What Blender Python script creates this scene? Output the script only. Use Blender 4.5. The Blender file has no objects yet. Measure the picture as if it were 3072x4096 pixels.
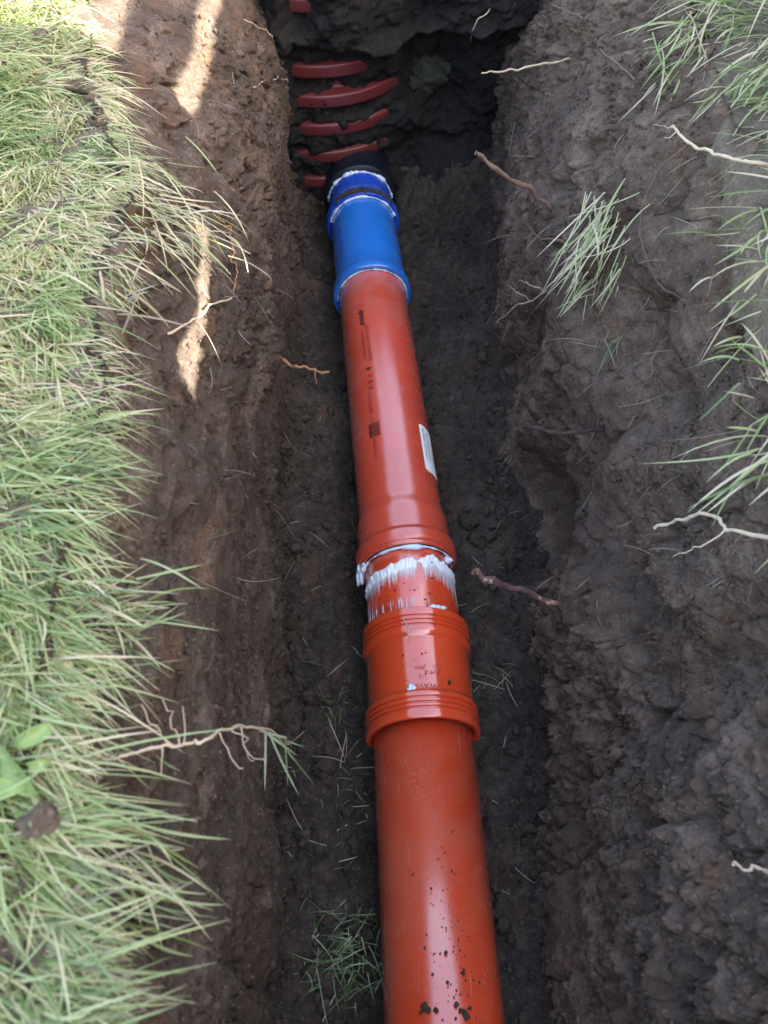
import bpy, math, random
import numpy as np
from mathutils import Vector
from mathutils.bvhtree import BVHTree

random.seed(7)
RNG = np.random.default_rng(11)
SC = bpy.context.scene
COL = SC.collection

# ------------------------------------------------------------------ camera, sky, sun, exposure
PITCH = math.radians(54.8)
CAM_Z = 0.425
FPX = 3200.0                      # focal length in pixels of the 3072 x 4096 frame
cam_d = bpy.data.cameras.new('camera')
cam = bpy.data.objects.new('camera', cam_d)
COL.objects.link(cam)
cam.location = (0, 0, CAM_Z)
cam.rotation_euler = (math.pi / 2 - PITCH, 0, 0)
cam_d.sensor_fit = 'VERTICAL'
cam_d.sensor_height = 36.0
cam_d.lens = FPX / 4096 * 36.0
cam_d.clip_start = 0.02
cam_d.clip_end = 500
cam_d.dof.use_dof = True
cam_d.dof.focus_distance = 1.02
cam_d.dof.aperture_fstop = 10.0
SC.camera = cam

SUN_EL, SUN_AZ = math.radians(28), math.radians(70)    # low sun from the right, a little behind the camera
SUN = Vector((math.sin(SUN_AZ) * math.cos(SUN_EL), -math.cos(SUN_AZ) * math.cos(SUN_EL), math.sin(SUN_EL)))
world = bpy.data.worlds.new('World')
SC.world = world
world.use_nodes = True
wn, wl = world.node_tree.nodes, world.node_tree.links
sky = wn.new('ShaderNodeTexSky')
sky.sky_type = 'NISHITA'
sky.sun_disc = False
sky.sun_elevation = SUN_EL
sky.sun_rotation = math.atan2(SUN.x, SUN.y)
sky.dust_density = 3.0
sky.ozone_density = 1.0
wb = wn.new('ShaderNodeMix')
wb.data_type = 'RGBA'
wb.blend_type = 'MULTIPLY'
wb.inputs[0].default_value = 1.0
wb.inputs[7].default_value = (1.13, 1.0, 0.88, 1)      # the camera's white balance for open shade
wl.new(sky.outputs[0], wb.inputs[6])
wl.new(wb.outputs[2], wn['Background'].inputs[0])
wn['Background'].inputs[1].default_value = 0.15

sun_d = bpy.data.lights.new('sun', 'SUN')
sun_d.energy = 5.0
sun_d.angle = math.radians(0.5)
sun_d.color = (1.0, 0.93, 0.82)
sun = bpy.data.objects.new('sun', sun_d)
COL.objects.link(sun)
sun.rotation_euler = SUN.to_track_quat('Z', 'Y').to_euler()

SC.view_settings.view_transform = 'Standard'
SC.view_settings.look = 'None'
SC.view_settings.gamma = 1.0
SC.view_settings.use_curve_mapping = False
SC.view_settings.exposure = 3.1
SC.cycles.max_bounces = 8

# ------------------------------------------------------------------ helpers
SP, CP = math.sin(PITCH), math.cos(PITCH)
DISP = 3072 / 1659.0              # measurements below are in a 1659 px wide view of the photograph
CAMP = Vector((0, 0, CAM_Z))
FWD, UPV, RGT = Vector((0, CP, -SP)), Vector((0, SP, CP)), Vector((1, 0, 0))


def ray(px, py):
    a = (px * DISP - 1536) / FPX
    b = (py * DISP - 2048) / FPX
    return (FWD + RGT * a - UPV * b)


def at_z(px, py, z):
    d = ray(px, py)
    return CAMP + d * ((z - CAM_Z) / d.z)


def grid_hash(ix, iy, iz, seed):
    h = (ix.astype(np.int64) * 374761393 + iy.astype(np.int64) * 668265263 + iz.astype(np.int64) * 2147483647 + seed * 1274126177) & 0xFFFFFFFF
    h = ((h ^ (h >> 13)) * 1274126177) & 0xFFFFFFFF
    h = ((h ^ (h >> 16)) * 2246822519) & 0xFFFFFFFF
    return ((h ^ (h >> 15)) & 0xFFFFFF) / float(0x1000000)


def vnoise(x, y, seed=0):
    ix, iy = np.floor(x), np.floor(y)
    fx, fy = x - ix, y - iy
    ux, uy = fx * fx * fx * (fx * (fx * 6 - 15) + 10), fy * fy * fy * (fy * (fy * 6 - 15) + 10)
    z = np.zeros_like(ix)
    a = grid_hash(ix, iy, z, seed); b = grid_hash(ix + 1, iy, z, seed)
    c = grid_hash(ix, iy + 1, z, seed); d = grid_hash(ix + 1, iy + 1, z, seed)
    return (a + (b - a) * ux + (c - a) * uy + (a - b - c + d) * ux * uy) * 2 - 1


def fbm(x, y, octaves=4, seed=0, gain=0.5, lac=2.03):
    s, amp, t = 0.0, 1.0, 0.0
    for o in range(octaves):
        s = s + amp * vnoise(x + 17.3 * o, y - 9.1 * o, seed + o * 31)
        t += amp
        amp *= gain
        x, y = x * lac, y * lac
    return s / t * 1.6


def worley(x, y, seed=0):
    """nearest and second distance, and the random value of the nearest cell"""
    ix, iy = np.floor(x), np.floor(y)
    f1 = np.full(x.shape, 9.0); f2 = f1.copy(); rid = np.zeros(x.shape)
    for dx in (-1, 0, 1):
        for dy in (-1, 0, 1):
            cx, cy = ix + dx, iy + dy
            jx = grid_hash(cx, cy, cx * 0 + 1, seed); jy = grid_hash(cx, cy, cx * 0 + 2, seed)
            d = np.hypot(cx + jx - x, cy + jy - y)
            r = grid_hash(cx, cy, cx * 0 + 3, seed)
            new = d < f1
            f2 = np.where(new, f1, np.minimum(f2, d))
            rid = np.where(new, r, rid)
            f1 = np.where(new, d, f1)
    return f1, f2, rid


def sstep(a, b, x):
    t = np.clip((x - a) / (b - a), 0, 1)
    return t * t * (3 - 2 * t)


def tag(o, label=None, cat=None, group=None, kind=None):
    for k, v in (('label', label), ('category', cat), ('group', group), ('kind', kind)):
        if v:
            o[k] = v
    return o


def mesh_np(name, V, F, mat, parent=None, smooth=True, attr=None, recenter=False):
    """V (n,3) array, F (m,k) array of equal polygons -> one mesh object"""
    V = np.asarray(V, dtype=np.float64); F = np.asarray(F, dtype=np.int32)
    me = bpy.data.meshes.new(name)
    off = np.zeros(3)
    if recenter:
        off = np.array([V[:, 0].mean(), V[:, 1].mean(), V[:, 2].min()])
    me.vertices.add(len(V))
    me.vertices.foreach_set('co', (V - off).astype(np.float32).ravel())
    k = F.shape[1]
    me.loops.add(F.size)
    me.loops.foreach_set('vertex_index', F.ravel())
    me.polygons.add(len(F))
    me.polygons.foreach_set('loop_start', np.arange(0, F.size, k, dtype=np.int32))
    me.polygons.foreach_set('use_smooth', np.full(len(F), smooth, dtype=bool))
    me.update(calc_edges=True)
    me.validate()
    for an, av in (attr or {}).items():
        a = me.attributes.new(an, 'FLOAT', 'POINT')
        a.data.foreach_set('value', np.asarray(av, dtype=np.float32).ravel())
    me.materials.append(mat)
    o = bpy.data.objects.new(name, me)
    COL.objects.link(o)
    o.location = off
    if parent:
        o.parent = parent
        at = Vector((0, 0, 0))
        q = parent
        while q:
            at += q.location
            q = q.parent
        o.location = Vector(off) - at
    return o


def grid_faces(nu, nv, wrap_v=False):
    i, j = np.meshgrid(np.arange(nu - 1), np.arange(nv if wrap_v else nv - 1), indexing='ij')
    j2 = (j + 1) % nv
    return np.stack([i * nv + j, (i + 1) * nv + j, (i + 1) * nv + j2, i * nv + j2], -1).reshape(-1, 4)


def empty(name, loc, label=None, cat=None, group=None):
    o = bpy.data.objects.new(name, None)
    COL.objects.link(o)
    o.location = loc
    o.empty_display_size = 0.05
    bpy.context.view_layer.update()
    return tag(o, label, cat, group)


# ------------------------------------------------------------------ materials
class NT:
    def __init__(self, name):
        self.m = bpy.data.materials.new(name)
        self.m.use_nodes = True
        self.n, self.l = self.m.node_tree.nodes, self.m.node_tree.links
        self.b = self.n['Principled BSDF']
        self.tc = self.n.new('ShaderNodeTexCoord')

    def add(self, t, **kw):
        o = self.n.new('ShaderNode' + t)
        for k, v in kw.items():
            setattr(o, k, v)
        return o

    def link(self, a, b):
        self.l.new(a, b)

    def coords(self, scale=(1, 1, 1), src='Object'):
        mp = self.add('Mapping')
        mp.inputs['Scale'].default_value = scale
        self.link(self.tc.outputs[src], mp.inputs[0])
        return mp.outputs[0]

    def noise(self, scale, detail=6, rough=0.6, vec=None):
        nz = self.add('TexNoise')
        nz.inputs['Scale'].default_value = scale
        nz.inputs['Detail'].default_value = detail
        nz.inputs['Roughness'].default_value = rough
        self.link(vec if vec is not None else self.tc.outputs['Object'], nz.inputs['Vector'])
        return nz.outputs['Fac']

    def ramp(self, fac, stops, interp='LINEAR'):
        r = self.add('ValToRGB')
        r.color_ramp.interpolation = interp
        el = r.color_ramp.elements
        while len(el) < len(stops):
            el.new(0.5)
        for e, (p, c) in zip(el, stops):
            e.position = p
            e.color = (c, c, c, 1) if isinstance(c, (int, float)) else (*c, 1)
        self.link(fac, r.inputs[0])
        return r.outputs[0]

    def mix(self, fac, a, b, mode='MIX'):
        m = self.add('Mix', data_type='RGBA', blend_type=mode)
        for i, v in ((0, fac), (6, a), (7, b)):
            if isinstance(v, (int, float)):
                m.inputs[i].default_value = v
            elif isinstance(v, tuple):
                m.inputs[i].default_value = (*v, 1)
            else:
                self.link(v, m.inputs[i])
        return m.outputs[2]

    def math(self, op, a, b=0.0):
        m = self.add('Math', operation=op)
        for i, v in ((0, a), (1, b)):
            if isinstance(v, (int, float)):
                m.inputs[i].default_value = v
            else:
                self.link(v, m.inputs[i])
        return m.outputs[0]

    def attr(self, name):
        a = self.add('Attribute', attribute_name=name)
        return a.outputs['Fac']

    def bump(self, h, strength=0.5, dist=0.002, normal=None):
        b = self.add('Bump')
        b.inputs['Strength'].default_value = strength
        b.inputs['Distance'].default_value = dist
        self.link(h, b.inputs['Height'])
        if normal is not None:
            self.link(normal, b.inputs['Normal'])
        return b.outputs[0]

    def set(self, **kw):
        for k, v in kw.items():
            i = self.b.inputs[k]
            if isinstance(v, (int, float)):
                i.default_value = v
            elif isinstance(v, tuple):
                i.default_value = (*v, 1) if len(v) == 3 else v
            else:
                self.link(v, i)
        return self.m


def soil_mat(name, dark, mid, light, dark_below=None, rust=0.0, rustc=(0.20, 0.085, 0.03), strata=0.22, rough=0.92, speck=0.5):
    t = NT(name)
    big = t.noise(9, 5, 0.6)
    med = t.noise(55, 6, 0.65)
    fine = t.noise(330, 4, 0.7)
    lay = t.noise(1.0, 5, 0.6, t.coords((26, 8, 46)))
    s = t.math('ADD', t.math('MULTIPLY', big, 0.38), t.math('MULTIPLY', med, 0.34))
    s = t.math('ADD', s, t.math('MULTIPLY', fine, 0.28))
    s = t.math('ADD', t.math('MULTIPLY', s, 1 - strata), t.math('MULTIPLY', lay, strata))
    col = t.ramp(s, [(0.36, dark), (0.5, mid), (0.64, light)])
    if rust:
        rn = t.noise(1.0, 4, 0.6, t.coords((30, 7.0, 30)))
        col = t.mix(t.math('MULTIPLY', t.ramp(rn, [(0.52, 0.0), (0.68, 1.0)]), rust), col, rustc)
    if strata > 0:
        pt = t.noise(1.0, 4, 0.6, t.coords((9, 3.2, 14)))
        col = t.mix(t.math('MULTIPLY', t.ramp(pt, [(0.50, 0.0), (0.60, 1.0)]), 0.6), col, tuple((a + b) / 2 for a, b in zip(dark, mid)))
    if dark_below:                       # darker colour below this height, its border ragged
        sx = t.add('SeparateXYZ')
        t.link(t.tc.outputs['Object'], sx.inputs[0])
        h = t.math('SUBTRACT', dark_below, sx.outputs[2])
        h = t.math('ADD', t.math('MULTIPLY', h, 4.0), t.math('MULTIPLY', t.math('SUBTRACT', t.noise(1.0, 5, 0.6, t.coords((14, 5, 22))), 0.5), 3.2))
        col = t.mix(t.math('MULTIPLY', t.ramp(h, [(0.0, 0.0), (0.35, 1.0)]), 0.72), col, tuple(a * 0.6 + b * 0.4 for a, b in zip(dark, mid)))
    # sandy grains and tiny pale grit
    vo = t.add('TexVoronoi')
    vo.inputs['Scale'].default_value = 420
    t.link(t.tc.outputs['Object'], vo.inputs['Vector'])
    sep = t.add('SeparateColor')
    t.link(vo.outputs['Color'], sep.inputs[0])
    col = t.mix(t.math('MULTIPLY', t.ramp(sep.outputs[0], [(0.93, 0.0), (0.97, 1.0)]), speck), col, tuple(min(1, c * 1.3) for c in light))
    col = t.mix(t.math('MULTIPLY', t.ramp(sep.outputs[1], [(0.84, 0.0), (0.9, 1.0)]), 0.28), col, tuple(c * 0.6 for c in dark))
    b1 = t.bump(t.noise(140, 8, 0.75), 0.6, 0.005)
    b2 = t.bump(t.noise(560, 4, 0.75), 0.5, 0.0015, b1)
    return t.set(**{'Base Color': col, 'Roughness': rough, 'Specular IOR Level': 0.25, 'Normal': b2})


M = {}
M['wall_l'] = soil_mat('soil_left', (0.030, 0.023, 0.019), (0.100, 0.074, 0.057), (0.25, 0.192, 0.145), dark_below=-0.22, rust=0.30, rustc=(0.24, 0.12, 0.055), speck=0.3)
M['wall_r'] = soil_mat('soil_right', (0.034, 0.024, 0.019), (0.132, 0.091, 0.069), (0.28, 0.205, 0.16), rust=0.25, strata=0.2, speck=0.25)
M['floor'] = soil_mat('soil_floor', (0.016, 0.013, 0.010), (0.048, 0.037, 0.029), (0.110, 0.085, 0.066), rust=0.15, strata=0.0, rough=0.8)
M['end'] = soil_mat('soil_end_shaded', (0.006, 0.0056, 0.0052), (0.017, 0.0152, 0.0138), (0.042, 0.038, 0.035), strata=0.25, rough=0.85)  # far-end shade put into the soil colour, darker than the side walls
M['turf'] = soil_mat('soil_turf', (0.06, 0.048, 0.036), (0.15, 0.118, 0.088), (0.25, 0.20, 0.15), strata=0.0)
M['crumb'] = soil_mat('soil_crumb', (0.024, 0.018, 0.015), (0.062, 0.047, 0.036), (0.13, 0.099, 0.075), strata=0.0, speck=0.3)
M['stone'] = soil_mat('greenish_stone', (0.018, 0.018, 0.014), (0.042, 0.042, 0.033), (0.10, 0.105, 0.085), strata=0.0, rough=0.7, rust=0.4)


def plastic(name, col, rough, scratch=0.5, dust=0.35, dustc=(0.5, 0.42, 0.38), spec=0.5, coat=0.0):
    """moulded pipe plastic: cloudy colour, dusty film, scratches along the pipe and scuffs"""
    t = NT(name)
    cl = t.noise(7, 4, 0.55)
    c = t.mix(t.ramp(cl, [(0.35, 0.0), (0.7, 1.0)]), tuple(v * 0.88 for v in col), tuple(min(1, v * 1.08) for v in col))
    dn = t.math('MULTIPLY', t.noise(16, 7, 0.7), t.noise(3.2, 3, 0.5))
    c = t.mix(t.math('MULTIPLY', t.ramp(dn, [(0.24, 0.0), (0.42, 1.0)]), dust), c, dustc)
    sc = t.noise(1.0, 3, 0.6, t.coords((330, 9, 330)))
    sm = t.math('MULTIPLY', t.ramp(sc, [(0.66, 0.0), (0.72, 1.0)]), t.ramp(t.noise(10, 3, 0.5), [(0.45, 0.0), (0.62, 1.0)]))
    c = t.mix(t.math('MULTIPLY', sm, scratch), c, dustc)
    # little curly scuffs
    vo = t.add('TexVoronoi', feature='DISTANCE_TO_EDGE')
    vo.inputs['Scale'].default_value = 95
    wv = t.add('Mix', data_type='VECTOR')
    wv.inputs[0].default_value = 0.06
    t.link(t.tc.outputs['Object'], wv.inputs[4])
    nz = t.add('TexNoise')
    nz.inputs['Scale'].default_value = 60
    t.link(t.tc.outputs['Object'], nz.inputs['Vector'])
    t.link(nz.outputs['Color'], wv.inputs[5])
    t.link(wv.outputs[1], vo.inputs['Vector'])
    scf = t.math('MULTIPLY', t.ramp(vo.outputs['Distance'], [(0.0, 1.0), (0.03, 0.0)]), t.ramp(t.noise(24, 4, 0.6), [(0.54, 0.0), (0.64, 1.0)]))
    c = t.mix(t.math('MULTIPLY', scf, scratch), c, tuple(min(1, v * 1.3) for v in dustc))
    rg = t.math('ADD', t.math('MULTIPLY', t.noise(30, 5, 0.6), 0.16), rough - 0.08)
    rg = t.math('ADD', rg, t.math('MULTIPLY', sm, 0.2))
    return t.set(**{'Base Color': c, 'Roughness': rg, 'Specular IOR Level': spec, 'Coat Weight': coat, 'Coat Roughness': rough * 0.9, 'Coat IOR': 1.6, 'Normal': t.bump(t.noise(45, 4, 0.5), 0.05, 0.002)})


M['red_far'] = plastic('red_pipe_dusty', (0.62, 0.072, 0.036), 0.27, 0.45, 0.5, (0.50, 0.25, 0.22), 1.0, 0.9)
M['red_near'] = plastic('red_pipe_orange', (0.66, 0.062, 0.018), 0.25, 0.6, 0.18, (0.6, 0.3, 0.2), 1.0, 1.0)
M['coupling'] = plastic('orange_red_coupling', (0.66, 0.066, 0.018), 0.13, 0.12, 0.08, (0.6, 0.3, 0.2), 1.0, 1.0)
M['blue'] = plastic('blue_fitting', (0.012, 0.16, 0.58), 0.27, 0.5, 0.10, (0.14, 0.36, 0.62), 0.8, 0.8)
M['blue_deep'] = plastic('deep_blue_fitting', (0.010, 0.065, 0.44), 0.28, 0.3, 0.1, (0.12, 0.25, 0.55))
M['chamber'] = plastic('ribbed_red_shaded', (0.14, 0.024, 0.024), 0.40, 0.5, 0.8, (0.08, 0.042, 0.038))  # soil-dusted red, its colour darkened for the shade at the far end


def plain(name, col, rough=0.6, nscale=40, var=0.25, spec=0.4, bump=0.15, bscale=200):
    t = NT(name)
    c = t.mix(t.noise(nscale, 5, 0.6), tuple(v * (1 - var) for v in col), tuple(min(1, v * (1 + var)) for v in col))
    return t.set(**{'Base Color': c, 'Roughness': rough, 'Specular IOR Level': spec, 'Normal': t.bump(t.noise(bscale, 4, 0.6), bump, 0.001)})


M['rubber'] = plain('black_rubber', (0.006, 0.009, 0.018), 0.42, spec=0.5)
M['ink'] = plain('dark_ink', (0.045, 0.008, 0.010), 0.5, bump=0.0)
M['ink_faint'] = plain('faded_ink', (0.10, 0.014, 0.013), 0.5, 260, 0.6, bump=0.0)
M['moulded'] = plain('moulded_marks_shaded', (0.40, 0.05, 0.02), 0.3, bump=0.0)
M['paper'] = plain('label_paper', (0.84, 0.86, 0.82), 0.5, 18, 0.06, bump=0.02)
M['ink_black'] = plain('label_ink', (0.02, 0.022, 0.03), 0.5, bump=0.0)
M['ink_grey'] = plain('label_ink_grey', (0.10, 0.11, 0.12), 0.5, bump=0.0)
M['root_pale'] = plain('pale_root', (0.52, 0.41, 0.29), 0.8, 90, 0.45, bump=0.5, bscale=400)
M['root_brown'] = plain('brown_root', (0.17, 0.105, 0.075), 0.85, 120, 0.5, bump=0.7, bscale=350)
M['root_dark'] = plain('dark_root', (0.055, 0.038, 0.034), 0.85, 90, 0.7, bump=0.7, bscale=350)
M['root_mat'] = plain('matted_roots', (0.075, 0.05, 0.034), 0.95, 160, 0.6, spec=0.2, bump=1.0, bscale=260)
M['root_orange'] = plain('orange_root', (0.36, 0.18, 0.085), 0.85, 90, 0.4, bump=0.5, bscale=350)
M['leaf'] = plain('weed_leaf', (0.22, 0.33, 0.12), 0.5, 30, 0.3, bump=0.3, bscale=120)
M['wood'] = plain('shade_fence_wood', (0.22, 0.17, 0.12), 0.8, 12, 0.35, bump=0.4, bscale=60)


def bark_mat():
    t = NT('peeling_twig')
    c = t.ramp(t.noise(70, 5, 0.6), [(0.42, (0.06, 0.03, 0.035)), (0.55, (0.15, 0.07, 0.06)), (0.6, (0.52, 0.36, 0.22)), (0.75, (0.6, 0.45, 0.3))])
    return t.set(**{'Base Color': c, 'Roughness': 0.7, 'Normal': t.bump(t.noise(250, 4, 0.6), 0.6, 0.002)})


M['twig'] = bark_mat()


def grease_mat():
    t = NT('white_grease')
    th = t.attr('thick')
    st = t.noise(1.0, 3, 0.6, t.coords((420, 26, 420)))
    cl = t.mix(t.ramp(st, [(0.4, 0.0), (0.65, 1.0)]), (0.70, 0.74, 0.78), (0.86, 0.88, 0.88))
    a = t.math('ADD', t.math('MULTIPLY', th, 1.35), t.math('MULTIPLY', t.math('SUBTRACT', st, 0.5), 0.4))
    al = t.ramp(a, [(0.05, 0.0), (0.35, 0.45), (0.8, 1.0)])
    return t.set(**{'Base Color': cl, 'Roughness': 0.28, 'Alpha': al, 'Subsurface Weight': 0.0, 'Normal': t.bump(st, 0.35, 0.0012)})


M['grease'] = grease_mat()
M['grease_rim'] = plain('grease_rim', (0.62, 0.70, 0.80), 0.4, 60, 0.3, bump=0.6, bscale=160)


def grass_mat(name, stops):
    t = NT(name)
    r = t.attr('rnd')
    ln = t.attr('along')
    c = t.ramp(r, stops)
    c = t.mix(t.ramp(ln, [(0.0, 0.55), (0.3, 0.0), (0.8, 0.0), (1.0, 0.45)]), c, (0.40, 0.34, 0.22))
    df = t.add('BsdfDiffuse'); tr = t.add('BsdfTranslucent'); gl = t.add('BsdfGlossy')
    gl.inputs['Roughness'].default_value = 0.38
    t.link(c, df.inputs[0])
    t.link(c, tr.inputs[0])
    m1 = t.add('MixShader'); m1.inputs[0].default_value = 0.40
    t.link(df.outputs[0], m1.inputs[1]); t.link(tr.outputs[0], m1.inputs[2])
    m2 = t.add('MixShader'); m2.inputs[0].default_value = 0.07
    t.link(m1.outputs[0], m2.inputs[1]); t.link(gl.outputs[0], m2.inputs[2])
    t.link(m2.outputs[0], t.n['Material Output'].inputs[0])
    return t.m


M['grass'] = grass_mat('lawn_grass', [(0.0, (0.07, 0.13, 0.025)), (0.2, (0.17, 0.27, 0.065)), (0.42, (0.33, 0.42, 0.15)), (0.6, (0.48, 0.52, 0.25)), (0.78, (0.64, 0.56, 0.36)), (1.0, (0.72, 0.62, 0.45))])
M['grass_green'] = grass_mat('green_grass', [(0.0, (0.05, 0.10, 0.03)), (0.5, (0.12, 0.22, 0.07)), (0.85, (0.24, 0.33, 0.15)), (1.0, (0.5, 0.44, 0.28))])
M['straw'] = grass_mat('dry_clippings', [(0.0, (0.11, 0.14, 0.07)), (0.35, (0.26, 0.22, 0.15)), (1.0, (0.48, 0.40, 0.29))])

# ------------------------------------------------------------------ the trench: edges read from the photograph
Z_FLOOR, Z_AX, R_PIPE = -0.495, -0.445, 0.055
Y0, Y1 = -0.62, 1.62


def edge_curve(pts, z):
    w = sorted([(at_z(x, y, z).y, at_z(x, y, z).x) for x, y in pts])
    ys, xs = [a for a, b in w], [b for a, b in w]

    def f(y):
        v = 0
        for k in (-0.03, 0, 0.03):
            v = v + np.interp(np.asarray(y) + k, ys, xs)
        return v / 3
    return f


LB = edge_curve([(652, 120), (650, 300), (640, 520), (625, 800), (612, 1150), (592, 1450), (592, 1700), (600, 2000), (608, 2240)], -0.49)
LT = edge_curve([(165, -40), (205, 150), (255, 330), (265, 480), (190, 640), (205, 860), (165, 1080), (150, 1250), (95, 1450), (75, 1700), (85, 1950), (120, 2240)], 0.0)
RB = edge_curve([(1040, 100), (1058, 320), (1068, 560), (1088, 850), (1110, 1050), (1150, 1250), (1172, 1500), (1178, 1750), (1200, 1980), (1240, 2240)], -0.49)


LB0, RB0 = LB, RB


def LB(y):
    y = np.asarray(y, dtype=float)
    return LB0(y) + 0.009 * fbm(y * 8, y * 0 + 2.5, 3, 201) + 0.004 * fbm(y * 40, y * 0 + 4.5, 3, 202)


def RB(y):
    y = np.asarray(y, dtype=float)
    return RB0(y) + 0.012 * fbm(y * 7, y * 0 + 6.5, 3, 203) + 0.004 * fbm(y * 40, y * 0 + 8.5, 3, 204)


def RT(y):
    y = np.asarray(y)
    return 0.335 + 0.02 * sstep(0.1, -0.4, y) + 0.02 * sstep(0.7, 1.1, y) + 0.012 * np.sin(y * 9)


def wall_left(Y, z):
    v = np.clip((z - Z_FLOOR) / (-Z_FLOOR), 0, 1)
    base = LB(Y) + (LT(Y) - LB(Y)) * v ** (3.2 + 5.0 * sstep(0.6, 1.1, Y))
    low = sstep(0.75, 0.25, v)
    crumb = sstep(-0.15, 0.35, fbm(Y * 3.1, z * 6.5, 3, 5))
    d = 0.013 * fbm(Y * 5, z * 8, 3, 1)
    d = d + (0.001 + 0.003 * low) * fbm(Y * 8.0, z * 55, 4, 2)
    wx, wy = Y + 0.02 * fbm(Y * 12, z * 12, 3, 35), z + 0.015 * fbm(Y * 12, z * 12, 3, 36)
    f1, f2, rid = worley(wx * 16, wy * 26, 37)
    d = d + crumb * (0.010 * (0.45 - f1) * rid - 0.010 * np.exp(-((f2 - f1) / 0.09) ** 2) * (rid > 0.55))
    f1, f2, rid = worley(Y * 62, z * 85, 3)
    d = d + crumb * 0.0065 * (0.55 - f1) * (0.4 + rid)
    g1, g2, gid = worley(Y * 26, z * 38, 4)
    d = d - 0.028 * (gid > 0.62) * np.exp(-(g1 / 0.25) ** 2) * (0.35 + 0.65 * crumb)
    d = d + (0.0014 + 0.0030 * crumb) * fbm(Y * 90, z * 90, 4, 6, 0.65)
    d = d - (0.002 + 0.011 * crumb) * np.clip(fbm(Y * 48, z * 80, 4, 8, 0.6) - 0.10, 0, 0.8)
    f1, f2, rid = worley(Y * 170, z * 190, 9)
    d = d + (0.0008 + 0.0026 * crumb) * (0.5 - f1) * (0.3 + rid)
    for (yc, zc, sy, sz, amp) in FEAT_L:
        d = d + amp * np.exp(-((Y - yc) / sy) ** 2 - ((z - zc) / sz) ** 2)
    return base + d


def wall_right(Y, z):
    v = np.clip((z - Z_FLOOR) / (-Z_FLOOR), 0, 1)
    base = RB(Y) + (RT(Y) - RB(Y)) * v ** (1.3 + 2.2 * sstep(0.5, 0.9, Y))
    rough = sstep(-0.3, 0.3, fbm(Y * 2.6, z * 4, 3, 15))
    d = 0.018 * fbm(Y * 4.2 + z * 1.5, z * 6, 4, 11, 0.6)
    wx, wy = Y + 0.02 * fbm(Y * 12, z * 12, 3, 31), z + 0.02 * fbm(Y * 12, z * 12, 3, 32)
    f1, f2, rid = worley(wx * 13, wy * 17, 33)
    d = d + 0.008 * (0.45 - f1) * (0.4 + rid) - 0.006 * np.exp(-((f2 - f1) / 0.07) ** 2) * (rid > 0.6)
    f1, f2, rid = worley(wx * 34 + wy * 9, wy * 30, 12)
    d = d + 0.006 * (0.5 - f1) * rid - 0.003 * np.exp(-((f2 - f1) / 0.10) ** 2) * (rid > 0.6) * rough
    f1, f2, rid = worley(Y * 75, z * 80, 13)
    d = d + 0.0085 * rough * (0.5 - f1) * (0.3 + rid)
    g1, g2, gid = worley(Y * 18, z * 24, 14)
    d = d - 0.026 * (gid > 0.66) * np.exp(-(g1 / 0.3) ** 2) * (0.3 + 0.7 * rough)
    rg = 1 - np.abs(fbm(Y * 7 + z * 5, z * 16 - Y * 3, 4, 17, 0.55))
    d = d + 0.008 * (rg - 0.7)
    d = d + (0.0018 + 0.0045 * rough) * fbm(Y * 80, z * 80, 4, 16, 0.68)
    d = d - (0.003 + 0.012 * rough) * np.clip(fbm(Y * 42, z * 50, 4, 18, 0.6) - 0.12, 0, 0.8)
    f1, f2, rid = worley(Y * 160, z * 160, 19)
    d = d + (0.0010 + 0.0028 * rough) * (0.5 - f1) * (0.3 + rid)
    for (yc, zc, sy, sz, amp) in FEAT_R:
        d = d + amp * np.exp(-((Y - yc) / sy) ** 2 - ((z - zc) / sz) ** 2)
    return base - d


# hand-placed lumps and hollows: along the trench, height, half sizes, depth (+ into the trench)
FEAT_L = [(0.36, -0.13, 0.03, 0.03, -0.025), (0.22, -0.08, 0.05, 0.02, 0.012), (0.62, -0.06, 0.10, 0.05, 0.012), (0.95, -0.2, 0.08, 0.05, 0.015),
          (0.42, -0.48, 0.012, 0.014, -0.02), (0.15, -0.2, 0.025, 0.02, -0.015), (1.05, -0.33, 0.05, 0.05, -0.02)]
FEAT_R = [(0.63, -0.43, 0.085, 0.065, -0.095), (0.80, -0.32, 0.06, 0.06, -0.03), (0.42, -0.32, 0.075, 0.15, 0.022), (0.50, -0.22, 0.05, 0.07, 0.03),
          (0.395, -0.255, 0.065, 0.028, -0.045), (0.40, -0.32, 0.10, 0.022, 0.018), (0.54, -0.17, 0.05, 0.035, -0.045), (0.30, -0.33, 0.05, 0.03, -0.03), (0.85, -0.42, 0.05, 0.04, -0.03),
          (0.66, -0.16, 0.05, 0.06, -0.045), (0.28, -0.20, 0.045, 0.08, -0.04), (0.10, -0.30, 0.14, 0.16, 0.02), (1.0, -0.2, 0.12, 0.1, 0.02),
          (1.12, -0.12, 0.05, 0.05, -0.03), (0.52, -0.10, 0.03, 0.04, -0.03), (0.20, -0.40, 0.06, 0.05, -0.02)]


def smooth_grid(ymin, ymax, fine, lo, hi):
    a = np.arange(lo, hi, fine)
    return np.concatenate([np.arange(ymin, lo, fine * 3), a, np.arange(hi, ymax, fine * 2)])


STEP = 0.0017
Yw = smooth_grid(Y0, Y1, STEP, 0.0, 1.25)
Zw = np.arange(Z_FLOOR - 0.03, 0.004, STEP)
gy, gz = np.meshgrid(Yw, Zw, indexing='ij')
WL = wall_left(gy, gz)
WR = wall_right(gy, gz)


def along_jitter(seed):
    return gy + 0.004 * fbm(gy * 45, gz * 45, 3, seed), gz + 0.003 * fbm(gy * 45, gz * 45, 3, seed + 7)


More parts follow.
